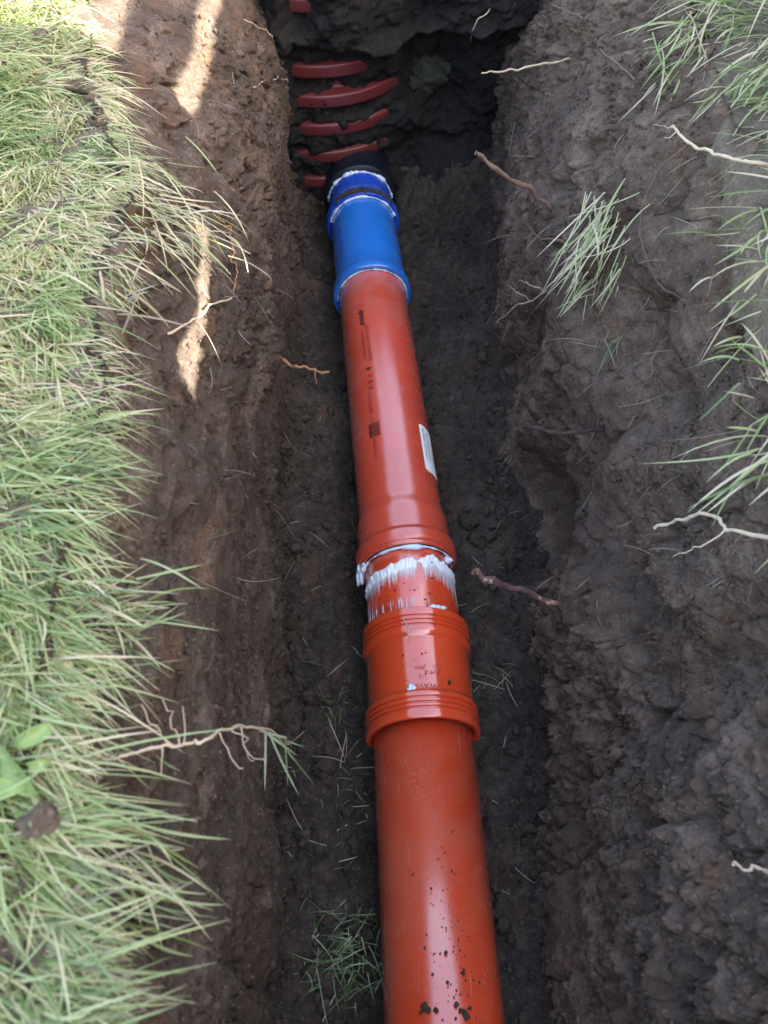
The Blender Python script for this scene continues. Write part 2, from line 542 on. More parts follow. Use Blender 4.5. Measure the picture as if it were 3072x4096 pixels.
jy, jz = along_jitter(70)
VL = np.stack([WL, jy, jz], -1).reshape(-1, 3)
wl_o = tag(mesh_np('trench_wall_left', VL, grid_faces(len(Yw), len(Zw))[:, ::-1], M['wall_l']), 'brown soil side of the trench under the thick lawn', 'trench wall', kind='structure')
jy, jz = along_jitter(90)
VR = np.stack([WR, jy, jz], -1).reshape(-1, 3)
wr_o = tag(mesh_np('trench_wall_right', VR, grid_faces(len(Yw), len(Zw)), M['wall_r']), 'lumpy greyish brown soil side of the trench with hollows and many roots', 'trench wall', kind='structure')


# floor --------------------------------------------------------------
def axis_near(Y):
    return 0.0571 - 0.0446 * Y


def axis_far(Y):
    return 0.0785 - 0.0932 * Y


def axis_x(Y):
    return np.where(np.asarray(Y) < 0.442, axis_near(np.asarray(Y)), axis_far(np.asarray(Y)))


def floor_z(X, Y):
    ax = axis_x(Y)
    z = Z_FLOOR + 0.008 * fbm(X * 7, Y * 5, 3, 21)
    cl = sstep(-0.35, 0.25, fbm(X * 6, Y * 4, 3, 22) + 0.35 * sstep(0.6, 0.1, Y))
    f1, f2, rid = worley(X * 48, Y * 48, 23)
    z = z + cl * 0.011 * np.clip(0.75 - f1, 0, 1) * (rid > 0.35) * (0.4 + rid)
    f1, f2, rid = worley(X * 110, Y * 110, 24)
    z = z + (0.25 + 0.75 * cl) * 0.0055 * (0.6 - f1) * (0.3 + rid)
    z = z + 0.0022 * fbm(X * 70, Y * 70, 4, 25, 0.6)
    # soil banked up where the walls meet the floor, and a shallow bed under the pipe
    lb, rb = LB(Y), RB(Y)
    bl = np.clip(0.5 + 1.1 * fbm(Y * 7, Y * 0 + 3, 4, 27), 0.05, 1.5); br = np.clip(0.5 + 1.1 * fbm(Y * 6, Y * 0 + 9, 4, 28), 0.05, 1.5)
    z = z + 0.07 * bl * np.exp(-np.clip(X - lb + 0.006, 0, 1) / (0.014 + 0.016 * bl)) + 0.06 * br * np.exp(-np.clip(rb + 0.006 - X, 0, 1) / (0.014 + 0.02 * br))
    z = z + 0.05 * sstep(1.26, 1.42, Y) * (0.7 + 0.6 * fbm(X * 12, Y * 12, 3, 29)) * sstep(0.04, 0.09, np.abs(X - ax))
    z = z - 0.006 * np.exp(-((X - ax) / 0.06) ** 2)
    return z


Xf = np.arange(-0.26, 0.36, STEP)
gfx, gfy = np.meshgrid(Xf, Yw, indexing='ij')
FZ = floor_z(gfx, gfy)
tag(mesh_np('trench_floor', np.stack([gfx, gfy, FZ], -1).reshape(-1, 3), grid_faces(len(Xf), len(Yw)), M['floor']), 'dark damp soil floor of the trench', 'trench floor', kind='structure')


def floor_at(x, y):
    return float(floor_z(np.array([x]), np.array([y]))[0])


# far end wall: soil packed round the ribbed chamber -----------------
XC, RC = -0.115, 0.165           # chamber axis, rib radius
YC = 1.36 + 0.155
LEDGE = -0.205


def end_y(X, z):
    dx = X - XC
    rs = RC - 0.0035
    cyl = YC - np.sqrt(np.clip(rs ** 2 - dx ** 2, 0, None)) - 0.02 * sstep(0.10, 0.16, dx) - 0.022 * sstep(-0.025, -0.05, dx) * sstep(-0.11, -0.06, dx)
    flat = 1.45 + 0.03 * np.exp(-((X - 0.10) / 0.05) ** 2 - ((z + 0.30) / 0.06) ** 2)
    cyl = np.where(np.abs(dx) < rs, cyl, 2.0)
    y = -np.log(np.exp(-70 * (flat - 1.4)) + np.exp(-70 * (cyl - 1.4))) / 70 + 1.4 + 0.001
    y = y + 0.015 * fbm(X * 17, z * 24, 4, 41) + 0.006 * fbm(X * 70, z * 70, 4, 42, 0.65)
    f1, f2, rid = worley(X * 40, z * 45, 43)
    y = y - 0.008 * (0.5 - f1) * rid
    edge = LEDGE + 0.012 * fbm(X * 14, X * 0, 3, 44)
    led = sstep(edge - 0.008, edge + 0.008, z)
    led = led * (1 - np.exp(-((X + 0.135) / 0.028) ** 2) * sstep(-0.175, -0.155, z))
    led = led * sstep(-0.20, -0.15, X)
    y = y - led * (0.034 + 0.02 * fbm(X * 9, z * 9, 3, 45))
    y = y - 0.07 * sstep(-0.40, -0.49, z + 0.03 * fbm(X * 9, z * 9, 3, 48)) * sstep(0.0, 0.05, X)
    # lumps: spill at the foot and a stony lump on the right
    y = y - 0.045 * np.exp(-((X - 0.055) / 0.03) ** 2 - ((z + 0.34) / 0.03) ** 2)
    return y


Xe, Ze = np.arange(-0.36, 0.40, 0.0025), np.arange(Z_FLOOR - 0.03, 0.004, 0.0025)
gex, gez = np.meshgrid(Xe, Ze, indexing='ij')
YE = end_y(gex, gez)
tag(mesh_np('trench_wall_end', np.stack([gex, YE, gez], -1).reshape(-1, 3), grid_faces(len(Xe), len(Ze)), M['end']), 'soil with shade in its dark colour at the end of the trench round the ribbed chamber', 'trench wall', kind='structure')
# back end of the trench, behind the camera
Xb = np.arange(-0.36, 0.46, 0.012)
Zb = np.arange(Z_FLOOR - 0.03, 0.004, 0.012)
gbx, gbz = np.meshgrid(Xb, Zb, indexing='ij')
tag(mesh_np('trench_wall_back', np.stack([gbx, Y0 + 0.03 + 0.02 * fbm(gbx * 12, gbz * 12, 4, 47), gbz], -1).reshape(-1, 3), grid_faces(len(Xb), len(Zb))[:, ::-1], M['wall_r']), 'rough soil closing the other end of the trench', 'trench wall', kind='structure')


# lawn soil on both sides, one sheet out to the horizon --------------
def lawn_z(X, Y):
    near = np.exp(-(np.hypot(X, Y - 0.5) / 2.5) ** 2)
    f1, f2, rid = worley(X * 40, Y * 40, 51)
    return near * (0.010 * fbm(X * 6, Y * 6, 4, 50) + 0.004 * fbm(X * 50, Y * 50, 3, 52) + 0.006 * (0.5 - f1) * rid)


def lawn_side(sign):
    Yl = np.concatenate([-np.geomspace(200, 0.75, 26), np.arange(-0.7, 1.7, 0.006), np.geomspace(1.75, 200, 26)])
    ed = LT(Yl) if sign < 0 else RT(Yl)
    inside = (Yl > Y0 + 0.03) & (Yl < 1.45)
    ed = np.where(inside, ed, 0.02)
    ed = np.where(inside, ed - sign * 0.010 - sign * 0.012 * fbm(Yl * 16, Yl * 0, 4, 55), ed)
    off = np.concatenate([[0.0, 0.003, 0.008], np.arange(0.014, 0.5, 0.006), np.geomspace(0.52, 200, 30)])
    X = ed[:, None] + sign * off[None, :]
    Y = np.repeat(Yl[:, None], len(off), 1)
    Z = lawn_z(X, Y)
    Z[:, 0] -= np.where(inside, 0.035 + 0.012 * fbm(Yl * 25, Yl * 0, 3, 56), 0)
    Z[:, 1] -= np.where(inside, 0.014, 0)
    Z[:, 2] -= np.where(inside, 0.003, 0)
    return np.stack([X, Y, Z], -1).reshape(-1, 3), grid_faces(len(Yl), len(off))[:, ::(1 if sign < 0 else -1)]


va, fa = lawn_side(-1)
vb, fb = lawn_side(1)
tag(mesh_np('lawn_ground', np.concatenate([va, vb]), np.concatenate([fa, fb + len(va)]), M['turf']), 'brown lawn soil on both sides of the trench', 'ground', kind='structure')


# ray hits on what has been built so far
def bvh_of(parts):
    V, F, n = [], [], 0
    for v, f in parts:
        V.append(v); F.append(f + n); n += len(v)
    return BVHTree.FromPolygons(np.concatenate(V).tolist(), np.concatenate(F).tolist())


def thin(V, F, nu, nv, k):
    g = V.reshape(nu, nv, 3)[::k, ::k]
    return g.reshape(-1, 3), grid_faces(g.shape[0], g.shape[1])


BVH = bvh_of([thin(VL, None, len(Yw), len(Zw), 3), thin(VR, None, len(Yw), len(Zw), 3),
              thin(np.stack([gfx, gfy, FZ], -1).reshape(-1, 3), None, len(Xf), len(Yw), 3),
              thin(np.stack([gex, YE, gez], -1).reshape(-1, 3), None, len(Xe), len(Ze), 3), (va, fa), (vb, fb)])


def hit(px, py, off=0.0):
    """the soil seen at that point of the photograph, lifted off it towards the camera"""
    d = ray(px, py).normalized()
    h = BVH.ray_cast(CAMP, d)
    p = h[0] if h[0] is not None else at_z(px, py, 0.0)
    return p - d * off


# ------------------------------------------------------------------ pipes
class Axis:
    def __init__(self, a, b):
        self.a, self.b = Vector(a), Vector(b)
        self.d = (self.b - self.a).normalized()
        self.side = self.d.cross(Vector((0, 0, 1))).normalized()
        self.up = self.side.cross(self.d).normalized()

    def at_y(self, y):
        return (y - self.a.y) / self.d.y

    def pts(self, s, r, th):
        """arrays: distance along, radius, angle from the top towards the right"""
        s, r, th = np.broadcast_arrays(np.asarray(s, float), np.asarray(r, float), np.asarray(th, float))
        c = np.array(self.a) + s[..., None] * np.array(self.d)
        return c + (r * np.sin(th))[..., None] * np.array(self.side) + (r * np.cos(th))[..., None] * np.array(self.up)


FAR = Axis((axis_far(0.0), 0, Z_AX), (axis_far(1.0), 1, Z_AX))
NEAR = Axis((axis_near(0.0), 0, Z_AX + 0.003), (axis_near(1.0), 1, Z_AX - 0.002))


def y_at(py_native, r):
    """where along the trench a ring of radius r has its top at that photo row"""
    b = (py_native - 2048) / FPX
    d = FWD - UPV * b
    return ((Z_AX + r - CAM_Z) / d.z) * d.y


def lathe(name, ax, prof, mat, parent, seg=112, close=False):
    s = np.array([p[0] for p in prof]); r = np.array([p[1] for p in prof])
    th = np.linspace(0, 2 * np.pi, seg, endpoint=False)
    V = ax.pts(s[:, None], r[:, None], th[None, :]).reshape(-1, 3)
    F = grid_faces(len(prof), seg, True)
    if close:
        i = np.arange(seg)
        n = (len(prof) - 1) * seg
        F = np.concatenate([F, np.stack([n + i, i, (i + 1) % seg, n + (i + 1) % seg], -1)])
    return mesh_np(name, V, F, mat, parent)


def rounded(prof, rad=0.0012, n=3):
    """soften the corners of a profile"""
    out = [prof[0]]
    for i in range(1, len(prof) - 1):
        p = np.array(prof[i]); a = np.array(prof[i - 1]) - p; b = np.array(prof[i + 1]) - p
        la, lb = np.linalg.norm(a), np.linalg.norm(b)
        q = min(rad, la * 0.45, lb * 0.45)
        if q < 1e-5:
            out.append(tuple(p)); continue
        A, B = p + a / la * q, p + b / lb * q
        for k in range(n + 1):
            t = k / n
            out.append(tuple((1 - t) ** 2 * A + 2 * t * (1 - t) * p + t * t * B))
    out.append(prof[-1])
    return out


def glyph_mesh(text, size, shear=0.0, bold=0.0, space=1.0):
    cu = bpy.data.curves.new('lettering', 'FONT')
    cu.body = text; cu.size = size; cu.shear = shear; cu.offset = bold; cu.space_character = space
    cu.resolution_u = 3
    o = bpy.data.objects.new('lettering', cu)
    COL.objects.link(o)
    dg = bpy.context.evaluated_depsgraph_get()
    me = bpy.data.meshes.new_from_object(o.evaluated_get(dg))
    V = np.array([v.co[:] for v in me.vertices]); F = []
    me.calc_loop_triangles()
    F = np.array([t.vertices[:] for t in me.loop_triangles])
    bpy.data.objects.remove(o); bpy.data.curves.remove(cu); bpy.data.meshes.remove(me)
    return V, F


def text_on(name, ax, text, size, s0, th0, rad, reading, mat, parent, shear=0.0, bold=0.0, stretch=1.0, space=1.0, width=None):
    """lettering wrapped on a pipe; reading: 'near' (towards the camera), 'far', or 'back' (upside down across the pipe)"""
    V, F = glyph_mesh(text, size, shear, bold, space)
    x, y = V[:, 0] * stretch, V[:, 1]
    if width:
        x = x * width / (x.max() - x.min())
    if reading == 'near':
        s, th = s0 - x, th0 + y / rad
    elif reading == 'far':
        s, th = s0 + x, th0 - y / rad
    else:
        s, th = s0 - y, th0 - (x - x.mean()) / rad
    P = ax.pts(s, rad, th)
    return mesh_np(name, P, F, mat, parent, smooth=False)


def patch_on(name, ax, s0, s1, t0, t1, rad, mat, parent, n=8, m=2):
    s = np.linspace(s0, s1, m); t = np.linspace(t0, t1, n)
    V = ax.pts(s[:, None], rad, t[None, :]).reshape(-1, 3)
    return mesh_np(name, V, grid_faces(m, n), mat, parent)


def base_of(ax, y):
    p = ax.a + ax.d * ax.at_y(y)
    return (p.x, p.y, Z_AX - R_PIPE)


# stations along the run, from rows of the photograph
yB_gask = y_at(668, 0.070)
yB_rim = y_at(690, 0.056)
yB_sock = y_at(772, 0.0645)
yB_ins = y_at(790, 0.057)
yB_flare = y_at(1005, 0.058)
yB_mouth = y_at(1062, 0.0635)
yF_flare = y_at(1965, 0.055)
yF_body = y_at(2015, 0.059)
yF_ring = y_at(2104, 0.060)
yF_ring2 = y_at(2149, 0.0645)
yF_mouth = y_at(2171, 0.0605)
yC_far = y_at(2427, 0.064)
yC_f2 = y_at(2524, 0.064)
yC_n1 = y_at(2768, 0.061)
yC_near = y_at(2872, 0.064)

sF = FAR.at_y
# near pipe
t = empty('drain_pipe', base_of(NEAR, 0.1), 'long orange red drain pipe with soil crumbs on it, plain end in the ribbed coupling', 'pipe')
sn = NEAR.at_y
lathe('pipe_wall', NEAR, [(sn(-0.75), 0.055), (sn(yC_near + 0.05), 0.055), (sn(yC_near + 0.05), 0.0516), (sn(-0.75), 0.0516)], M['red_near'], t, close=True)
near_pipe = t

# coupling, its axis bridging the two pipe directions
ca, cb = NEAR.a + NEAR.d * sn(yC_near), FAR.a + FAR.d * sF(yC_far)
COU = Axis(ca, cb)
L = (cb - ca).length
sc_ = COU.at_y
f2, n1 = sc_(yC_f2), sc_(yC_n1)


def grooved(s_a, s_b, r, gs, depth=0.0026, w=0.0016):
    """points of a band from s_a to s_b with grooves at gs"""
    out = [(s_a, r)]
    for g in gs:
        out += [(g - w, r), (g - w * 0.4, r - depth), (g + w * 0.4, r - depth), (g + w, r)]
    return out + [(s_b, r)]


RB_, RF = 0.0600, 0.0640
gn = [n1 * k for k in (0.78, 0.58, 0.40)][::-1]
gfar = [f2 + (L - f2) * k for k in (0.30, 0.48, 0.66)]
prof = [(0.0, 0.0565), (0.0, RF - 0.0008)] + grooved(0.0012, n1 - 0.001, RF, gn)[0:] + [(n1 + 0.003, RB_ + 0.0012), (n1 + 0.004, RB_)]
prof += [(f2 - 0.004, RB_), (f2 - 0.003, RB_ + 0.0012)] + grooved(f2 + 0.001, L - 0.0012, RF, gfar) + [(L, RF - 0.0008), (L, 0.0565)]
prof += [(L - 0.004, 0.0556), (0.004, 0.0556)]
t = empty('pipe_coupling', base_of(COU, (ca.y + cb.y) / 2), 'glossy orange red double socket coupling with grooved bands at both ends', 'coupling')
lathe('coupling_body', COU, rounded(prof, 0.0005, 2), M['coupling'], t, seg=144, close=True)
coupling = t
# moulded marks on the coupling, raised; relief shading put into darker letters and frames
mid = (n1 + f2) / 2


def s_row(py):
    return sc_(y_at(py, RB_))


text_on('moulded_lettering', COU, 'WAVIN', 0.0085, s_row(2738), 0.02, RB_ + 0.0004, 'back', M['moulded'], t, bold=0.0002)
text_on('moulded_lettering', COU, '110', 0.0062, s_row(2702), -0.02, RB_ + 0.0004, 'back', M['moulded'], t)
text_on('moulded_lettering', COU, 'PP-B', 0.0062, s_row(2684), 0.13, RB_ + 0.0004, 'back', M['moulded'], t)
text_on('moulded_lettering', COU, '88N', 0.0062, s_row(2666), 0.0, RB_ + 0.0004, 'back', M['moulded'], t)


def ring_path(name, ax, pts, rad, w, mat, parent):
    """a thin raised line along (s, theta) points, closed"""
    P = [Vector(ax.pts(a, rad, b)) for a, b in pts]
    return tube(name, P + P[:1], [w] * (len(P) + 1), mat, parent, sides=5)


def tube(name, P, R, mat, parent=None, sides=7, recenter=False):
    n = len(P)
    V = []
    N = None
    for i in range(n):
        tdir = (P[min(i + 1, n - 1)] - P[max(i - 1, 0)]).normalized()
        if N is None:
            N = tdir.orthogonal().normalized()
        N = (N - tdir * N.dot(tdir)).normalized()
        B = tdir.cross(N)
        for k in range(sides):
            a = 2 * math.pi * k / sides
            V.append(P[i] + (N * math.cos(a) + B * math.sin(a)) * R[i])
    F = grid_faces(n, sides, True)
    V.append(P[0]); V.append(P[-1])
    caps = [(n * sides, (k + 1) % sides, k, k) for k in range(sides)] + [(n * sides + 1, (n - 1) * sides + k, (n - 1) * sides + (k + 1) % sides, (n - 1) * sides + (k + 1) % sides) for k in range(sides)]
    me_v = np.array([v[:] for v in V])
    tri = np.concatenate([F[:, [0, 1, 2]], F[:, [0, 2, 3]], np.array([c[:3] for c in caps])])
    return mesh_np(name, me_v, tri, mat, parent, recenter=recenter)


sr = s_row(2734)
pill = []
for k in range(28):
    a = 2 * math.pi * k / 28
    pill.append((sr + 0.0046 * math.sin(a), 0.02 + math.copysign(0.26, math.cos(a)) + 0.075 * math.cos(a)))
ring_path('moulded_frame', COU, pill, RB_ + 0.0001, 0.00035, M['moulded'], t)
tri_c = s_row(2680)
ring_path('moulded_triangle', COU, [(tri_c - 0.006, 0.30), (tri_c + 0.004, 0.21), (tri_c + 0.004, 0.39)], RB_ + 0.0001, 0.00035, M['moulded'], t)
for th in (-0.38, -0.12, 0.33):
    cs = s_row(2650 + abs(th) * 40)
    ring_path('moulded_ring', COU, [(cs + 0.0045 * math.sin(2 * math.pi * k / 20), th + 0.075 * math.cos(2 * math.pi * k / 20)) for k in range(20)], RB_ + 0.0001, 0.00022, M['coupling'], t)

# short pipe between the socket and the coupling, smeared with white grease
t = empty('short_pipe', base_of(FAR, (yF_mouth + yC_far) / 2), 'short red pipe end smeared with white grease between socket and coupling', 'pipe')
lathe('pipe_wall', FAR, [(sF(yC_far - 0.04), 0.055), (sF(yF_mouth + 0.05), 0.055), (sF(yF_mouth + 0.05), 0.0516), (sF(yC_far - 0.04), 0.0516)], M['red_near'], t, close=True)
short_pipe = t


def grease_field(s, th, s_far, s_near):
    """thickness 0..1 over the pipe between the coupling and the socket"""
    w = s_far - s_near
    u = (s_far - s) / w                                   # 0 at socket, 1 at coupling
    rag = 0.04 * fbm(th * 3.2, th * 0 + 1, 3, 61) + 0.034 * fbm(th * 17, th * 0 + 2, 3, 62)
    top = 0.20 + 0.07 * th ** 2 * (th < 0) - 0.06 * np.exp(-((th - 0.65) / 0.3) ** 2) + 0.03 * fbm(th * 7, th * 0 + 5, 2, 63)
    bot = 0.58 + rag * 2.2 + 0.10 * sstep(0.5, 1.1, th) + 0.05 * sstep(-0.3, -1.0, th)
    bot = bot - 0.16 * np.exp(-((th - 0.16) / 0.07) ** 2)
    m = sstep(0, 0.05, u - top) * sstep(0.0, 0.26, bot - u)
    thick = m * (0.38 + 0.75 * sstep(top + 0.22, top + 0.05, u))
    gap = np.exp(-((th - 0.20) / 0.055) ** 2) * sstep(0.24, 0.30, u)
    thick = thick * (1 - gap)
    # dragged streaks near the coupling, and thin streaks on the left flank
    st = np.clip(fbm(th * 60, u * 2.5, 3, 64) * 1.3 - 0.05, 0, 1)
    low = sstep(0.74, 0.84, u) * st * (0.25 + 0.45 * sstep(0.1, -0.5, th)) * sstep(0.5, 0.2, th)
    flank = sstep(-0.75, -1.2, th) * st * 0.5 * sstep(0.3, 0.5, u)
    flank_r = sstep(0.9, 1.15, th) * (0.2 + st) * 0.5 * sstep(0.95, 0.6, u) * sstep(0.15, 0.3, u)
    return np.clip(np.maximum.reduce([thick, low, flank, flank_r]), 0, 1)


s_far, s_near = sF(yF_mouth), sF(yC_far)
gs_, gt_ = np.linspace(s_near + 0.001, s_far, 130), np.linspace(-1.5, 1.5, 300)
GS, GT = np.meshgrid(gs_, gt_, indexing='ij')
TH = grease_field(GS, GT, s_far, s_near)
rr = R_PIPE + 0.0002 + 0.0016 * TH ** 2 * (1 + 0.5 * fbm(GT * 30, GS * 120, 3, 66))
V = FAR.pts(GS, rr, GT).reshape(-1, 3)
F = grid_faces(130, 300)
keep = TH.ravel()[F].max(1) > 0.03
mesh_np('grease_smear', V, F[keep], M['grease'], short_pipe, attr={'thick': TH.ravel()})
# bead of grease and dark seal line at the socket mouth
tb = np.linspace(-1.75, 1.6, 120)
bead_w = 0.0016 * (0.35 + 0.65 * np.clip(fbm(tb * 5, tb * 0, 3, 67) + 0.75, 0, 1.4)) + 0.0018 * np.exp(-((tb - 0.15) / 0.25) ** 2)
bp = [Vector(FAR.pts(s_far - 0.0015 - 0.6 * b, R_PIPE + 0.0012, a)) for a, b in zip(tb, bead_w)]
tube('grease_bead', bp, list(bead_w), M['grease_rim'], short_pipe, sides=7)
tube('seal_lip', [Vector(FAR.pts(s_far + 0.0006, R_PIPE + 0.0016, a)) for a in np.linspace(-3.1, 3.1, 120)], [0.0016] * 120, M['rubber'], short_pipe, sides=6)


def blob(name, c, size, mat, parent=None, seed=0, n=3, amp=0.35, recenter=False):
    me = bpy.data.meshes.new('b')
    import bmesh
    bm = bmesh.new()
    bmesh.ops.create_icosphere(bm, subdivisions=n, radius=1.0)
    V = np.array([v.co[:] for v in bm.verts]); F = np.array([[v.index for v in f.verts] for f in bm.faces])
    bm.free(); bpy.data.meshes.remove(me)
    q = 1 + amp * fbm(V[:, 0] * 1.5 + V[:, 2] * 1.1 + seed * 3.7, V[:, 1] * 1.5 - V[:, 2] * 0.9, 4, seed) + amp * 0.5 * fbm(V[:, 0] * 5 + V[:, 2] * 3 + seed, V[:, 1] * 5 - V[:, 2] * 4, 3, seed + 5)
    P = V * q[:, None] * np.array(size) + np.array(c)
    return mesh_np(name, P, F, mat, parent, recenter=recenter)


blob('grease_lump', FAR.pts(s_far - 0.006, R_PIPE + 0.004, -1.48), (0.0052, 0.013, 0.0085), M['grease_rim'], short_pipe, 3, 3, 0.5)
blob('grease_lump', FAR.pts(s_far - 0.003, R_PIPE + 0.003, -1.30), (0.003, 0.006, 0.006), M['grease_rim'], short_pipe, 5, 3, 0.5)
blob('grease_lump', FAR.pts(s_far - 0.010, R_PIPE + 0.002, 1.02), (0.005, 0.005, 0.004), M['grease_rim'], short_pipe, 6, 3, 0.4)
for k, th in enumerate((0.30, 0.38, 0.47)):
    blob('grease_dab', COU.pts(L + 0.001, RF - 0.0015, th), (0.005, 0.0025, 0.0014), M['grease_rim'], coupling, 8 + k, 2, 0.4)
blob('grease_dab', COU.pts(s_row(2755), RB_ + 0.0006, -0.19), (0.004, 0.005, 0.0014), M['grease_rim'], coupling, 14, 3, 0.9)

# far pipe with its own socket
t = empty('socket_pipe', base_of(FAR, 0.9), 'dusty red drain pipe with printed lettering, white barcode label and belled socket', 'pipe')
b0 = sF(yF_mouth)
prof = [(b0, 0.0560), (b0, 0.0605), (sF(yF_ring2) - 0.001, 0.0608), (sF(yF_ring2), 0.0632), (sF(yF_ring2) + 0.004, 0.0645), (sF(yF_ring) - 0.004, 0.0643), (sF(yF_ring), 0.0612), (sF(yF_ring) + 0.003, 0.0600)]
prof += [(sF(yF_body), 0.0592), (sF(yF_body) + 0.006, 0.0585), (sF(yF_flare) - 0.005, 0.0556), (sF(yF_flare) + 0.001, 0.0550), (sF(yB_mouth + 0.06), 0.0550), (sF(yB_mouth + 0.06), 0.0516), (sF(yF_flare), 0.0516), (sF(yF_body) - 0.01, 0.0558)]
lathe('pipe_wall', FAR, rounded(prof, 0.003, 3), M['red_far'], t, seg=144, close=True)
far_pipe = t


def sfr(py):
    return sF(y_at(py, R_PIPE * 0.92))


RP = R_PIPE + 0.00025
TH_T = -0.52
text_on('printed_lettering', FAR, 'uponor', 0.0135, sfr(1232), TH_T, RP, 'near', M['ink'], t, shear=0.2, bold=0.0005, width=sfr(1232) - sfr(1297))
text_on('printed_lettering', FAR, 'ULTRA CLASSIC PP SEWER PIPE', 0.0058, sfr(1300), TH_T + 0.13, RP, 'near', M['ink_faint'], t, width=sfr(1300) - sfr(1440))
text_on('printed_lettering', FAR, '110X3,8 SN8 EN 13476-2 UD', 0.0058, sfr(1312), TH_T - 0.01, RP, 'near', M['ink_faint'], t, width=sfr(1312) - sfr(1432))
text_on('printed_lettering', FAR, 'b', 0.012, sfr(1462), TH_T + 0.03, RP, 'near', M['ink'], t, shear=0.3, bold=0.0004)
text_on('printed_lettering', FAR, '*', 0.014, sfr(1492), TH_T - 0.03, RP, 'near', M['ink_faint'], t)
text_on('printed_lettering', FAR, 'A', 0.012, sfr(1514), TH_T + 0.02, RP, 'near', M['ink'], t)
text_on('printed_lettering', FAR, 'A', 0.012, sfr(1538), TH_T + 0.02, RP, 'near', M['ink_faint'], t)
text_on('printed_lettering', FAR, '2 6 2 2012 MET 1 3 0', 0.0066, sfr(1560), TH_T - 0.02, RP, 'near', M['ink_faint'], t, width=sfr(1560) - sfr(1680))
text_on('printed_lettering', FAR, 'VA 440 2014 5', 0.0066, sfr(1742), TH_T - 0.02, RP, 'near', M['ink_faint'], t, width=sfr(1742) - sfr(1820))
sb0, sb1 = sfr(1684), sfr(1736)
random.seed(5)
p = sb0
while p > sb1:
    w = random.choice((0.0008, 0.0012, 0.0018, 0.0024))
    patch_on('printed_bar', FAR, p - w, p, TH_T - 0.06, TH_T + 0.20, RP, M['ink_faint'], t, n=8)
    p -= w + random.choice((0.0006, 0.0009))
patch_on('printed_bar', FAR, sb1, sb0, TH_T - 0.09, TH_T - 0.045, RP, M['ink'], t, n=3)

# the white barcode label: its left edge runs along the pipe, the rest wraps down the right flank
TL0, TL1 = 0.74, 1.75
sl1, sl0 = sfr(1680), sfr(1868)
ns, ntt = 24, 22
ss, tt = np.meshgrid(np.linspace(sl0, sl1, ns), np.linspace(TL0, TL1, ntt), indexing='ij')
# rounded corners
cr = 0.006
du = np.minimum(ss - sl0, sl1 - ss); dv = np.minimum(tt - TL0, TL1 - tt) * R_PIPE
cut = np.where((du < cr) & (dv < cr), np.hypot(cr - du, cr - dv) - cr, -1)
ss = np.where(cut > 0, ss + np.sign((sl0 + sl1) / 2 - ss) * cut, ss)
lab = mesh_np('barcode_label', FAR.pts(ss, R_PIPE + 0.0004, tt).reshape(-1, 3), grid_faces(ns, ntt), M['paper'], t)
RL = R_PIPE + 0.00075
Ls = sl1 - sl0
text_on('label_lettering', FAR, 'ULTRA CLASSIC SOCKET PIPE', 0.0056, sl0 + Ls * 0.26, TL0 + 0.16, RL, 'far', M['ink_grey'], lab, width=Ls * 0.66)
text_on('label_lettering', FAR, 'PP 110X3,8 SN8 1000 MM EN 13476', 0.0056, sl0 + Ls * 0.24, TL0 + 0.29, RL, 'far', M['ink_grey'], lab, width=Ls * 0.62)
text_on('label_lettering', FAR, 'UPONOR INFRA', 0.004, sl0 + Ls * 0.24, TL0 + 0.44, RL, 'far', M['ink_grey'], lab, width=Ls * 0.18)
text_on('label_lettering', FAR, '1056763', 0.0115, sl0 + Ls * 0.24, TL0 + 0.68, RL, 'far', M['ink_black'], lab, shear=0.1, bold=0.0003, width=Ls * 0.42)
p = sl0 + Ls * 0.22
while p < sl0 + Ls * 0.86:
    w = random.choice((0.0009, 0.0015, 0.0022))
    patch_on('label_bar', FAR, p, p + w, TL0 + 0.72, TL0 + 0.93, RL, M['ink_black'], lab, n=6)
    p += w + random.choice((0.0012, 0.0018))

# blue fittings ------------------------------------------------------
t = empty('blue_socket_fitting', base_of(FAR, (yB_mouth + yB_ins) / 2), 'bright blue plastic socket fitting gripping the end of the dusty red pipe', 'pipe fitting')
m0 = sF(yB_mouth)
prof = [(m0, 0.0560), (m0, 0.0630), (m0 + 0.002, 0.0640), (m0 + 0.014, 0.0640), (m0 + 0.020, 0.0618), (m0 + 0.024, 0.0606), (m0 + 0.028, 0.0604), (m0 + 0.034, 0.0592), (m0 + 0.05, 0.0578), (m0 + 0.08, 0.0572), (sF(yB_ins) + 0.03, 0.0566), (sF(yB_ins) + 0.03, 0.052), (m0 + 0.04, 0.0535), (m0 + 0.02, 0.0558)]
lathe('fitting_body', FAR, rounded(prof, 0.002, 3), M['blue'], t, seg=144, close=True)
text_on('moulded_lettering', FAR, '110 PIPE', 0.011, sF(yB_ins) - 0.02, -0.95, 0.0577, 'near', M['blue_deep'], t, width=sF(yB_ins) - m0 - 0.075)
tb = np.linspace(-1.6, 1.75, 90)
tube('grease_line', [Vector(FAR.pts(m0 - 0.0008, R_PIPE + 0.0016, a)) for a in tb], list(0.0004 + 0.0013 * np.clip(fbm(tb * 6, tb * 0, 3, 71) + 0.35 * np.abs(tb), 0, 1)), M['grease_rim'], t, sides=5)

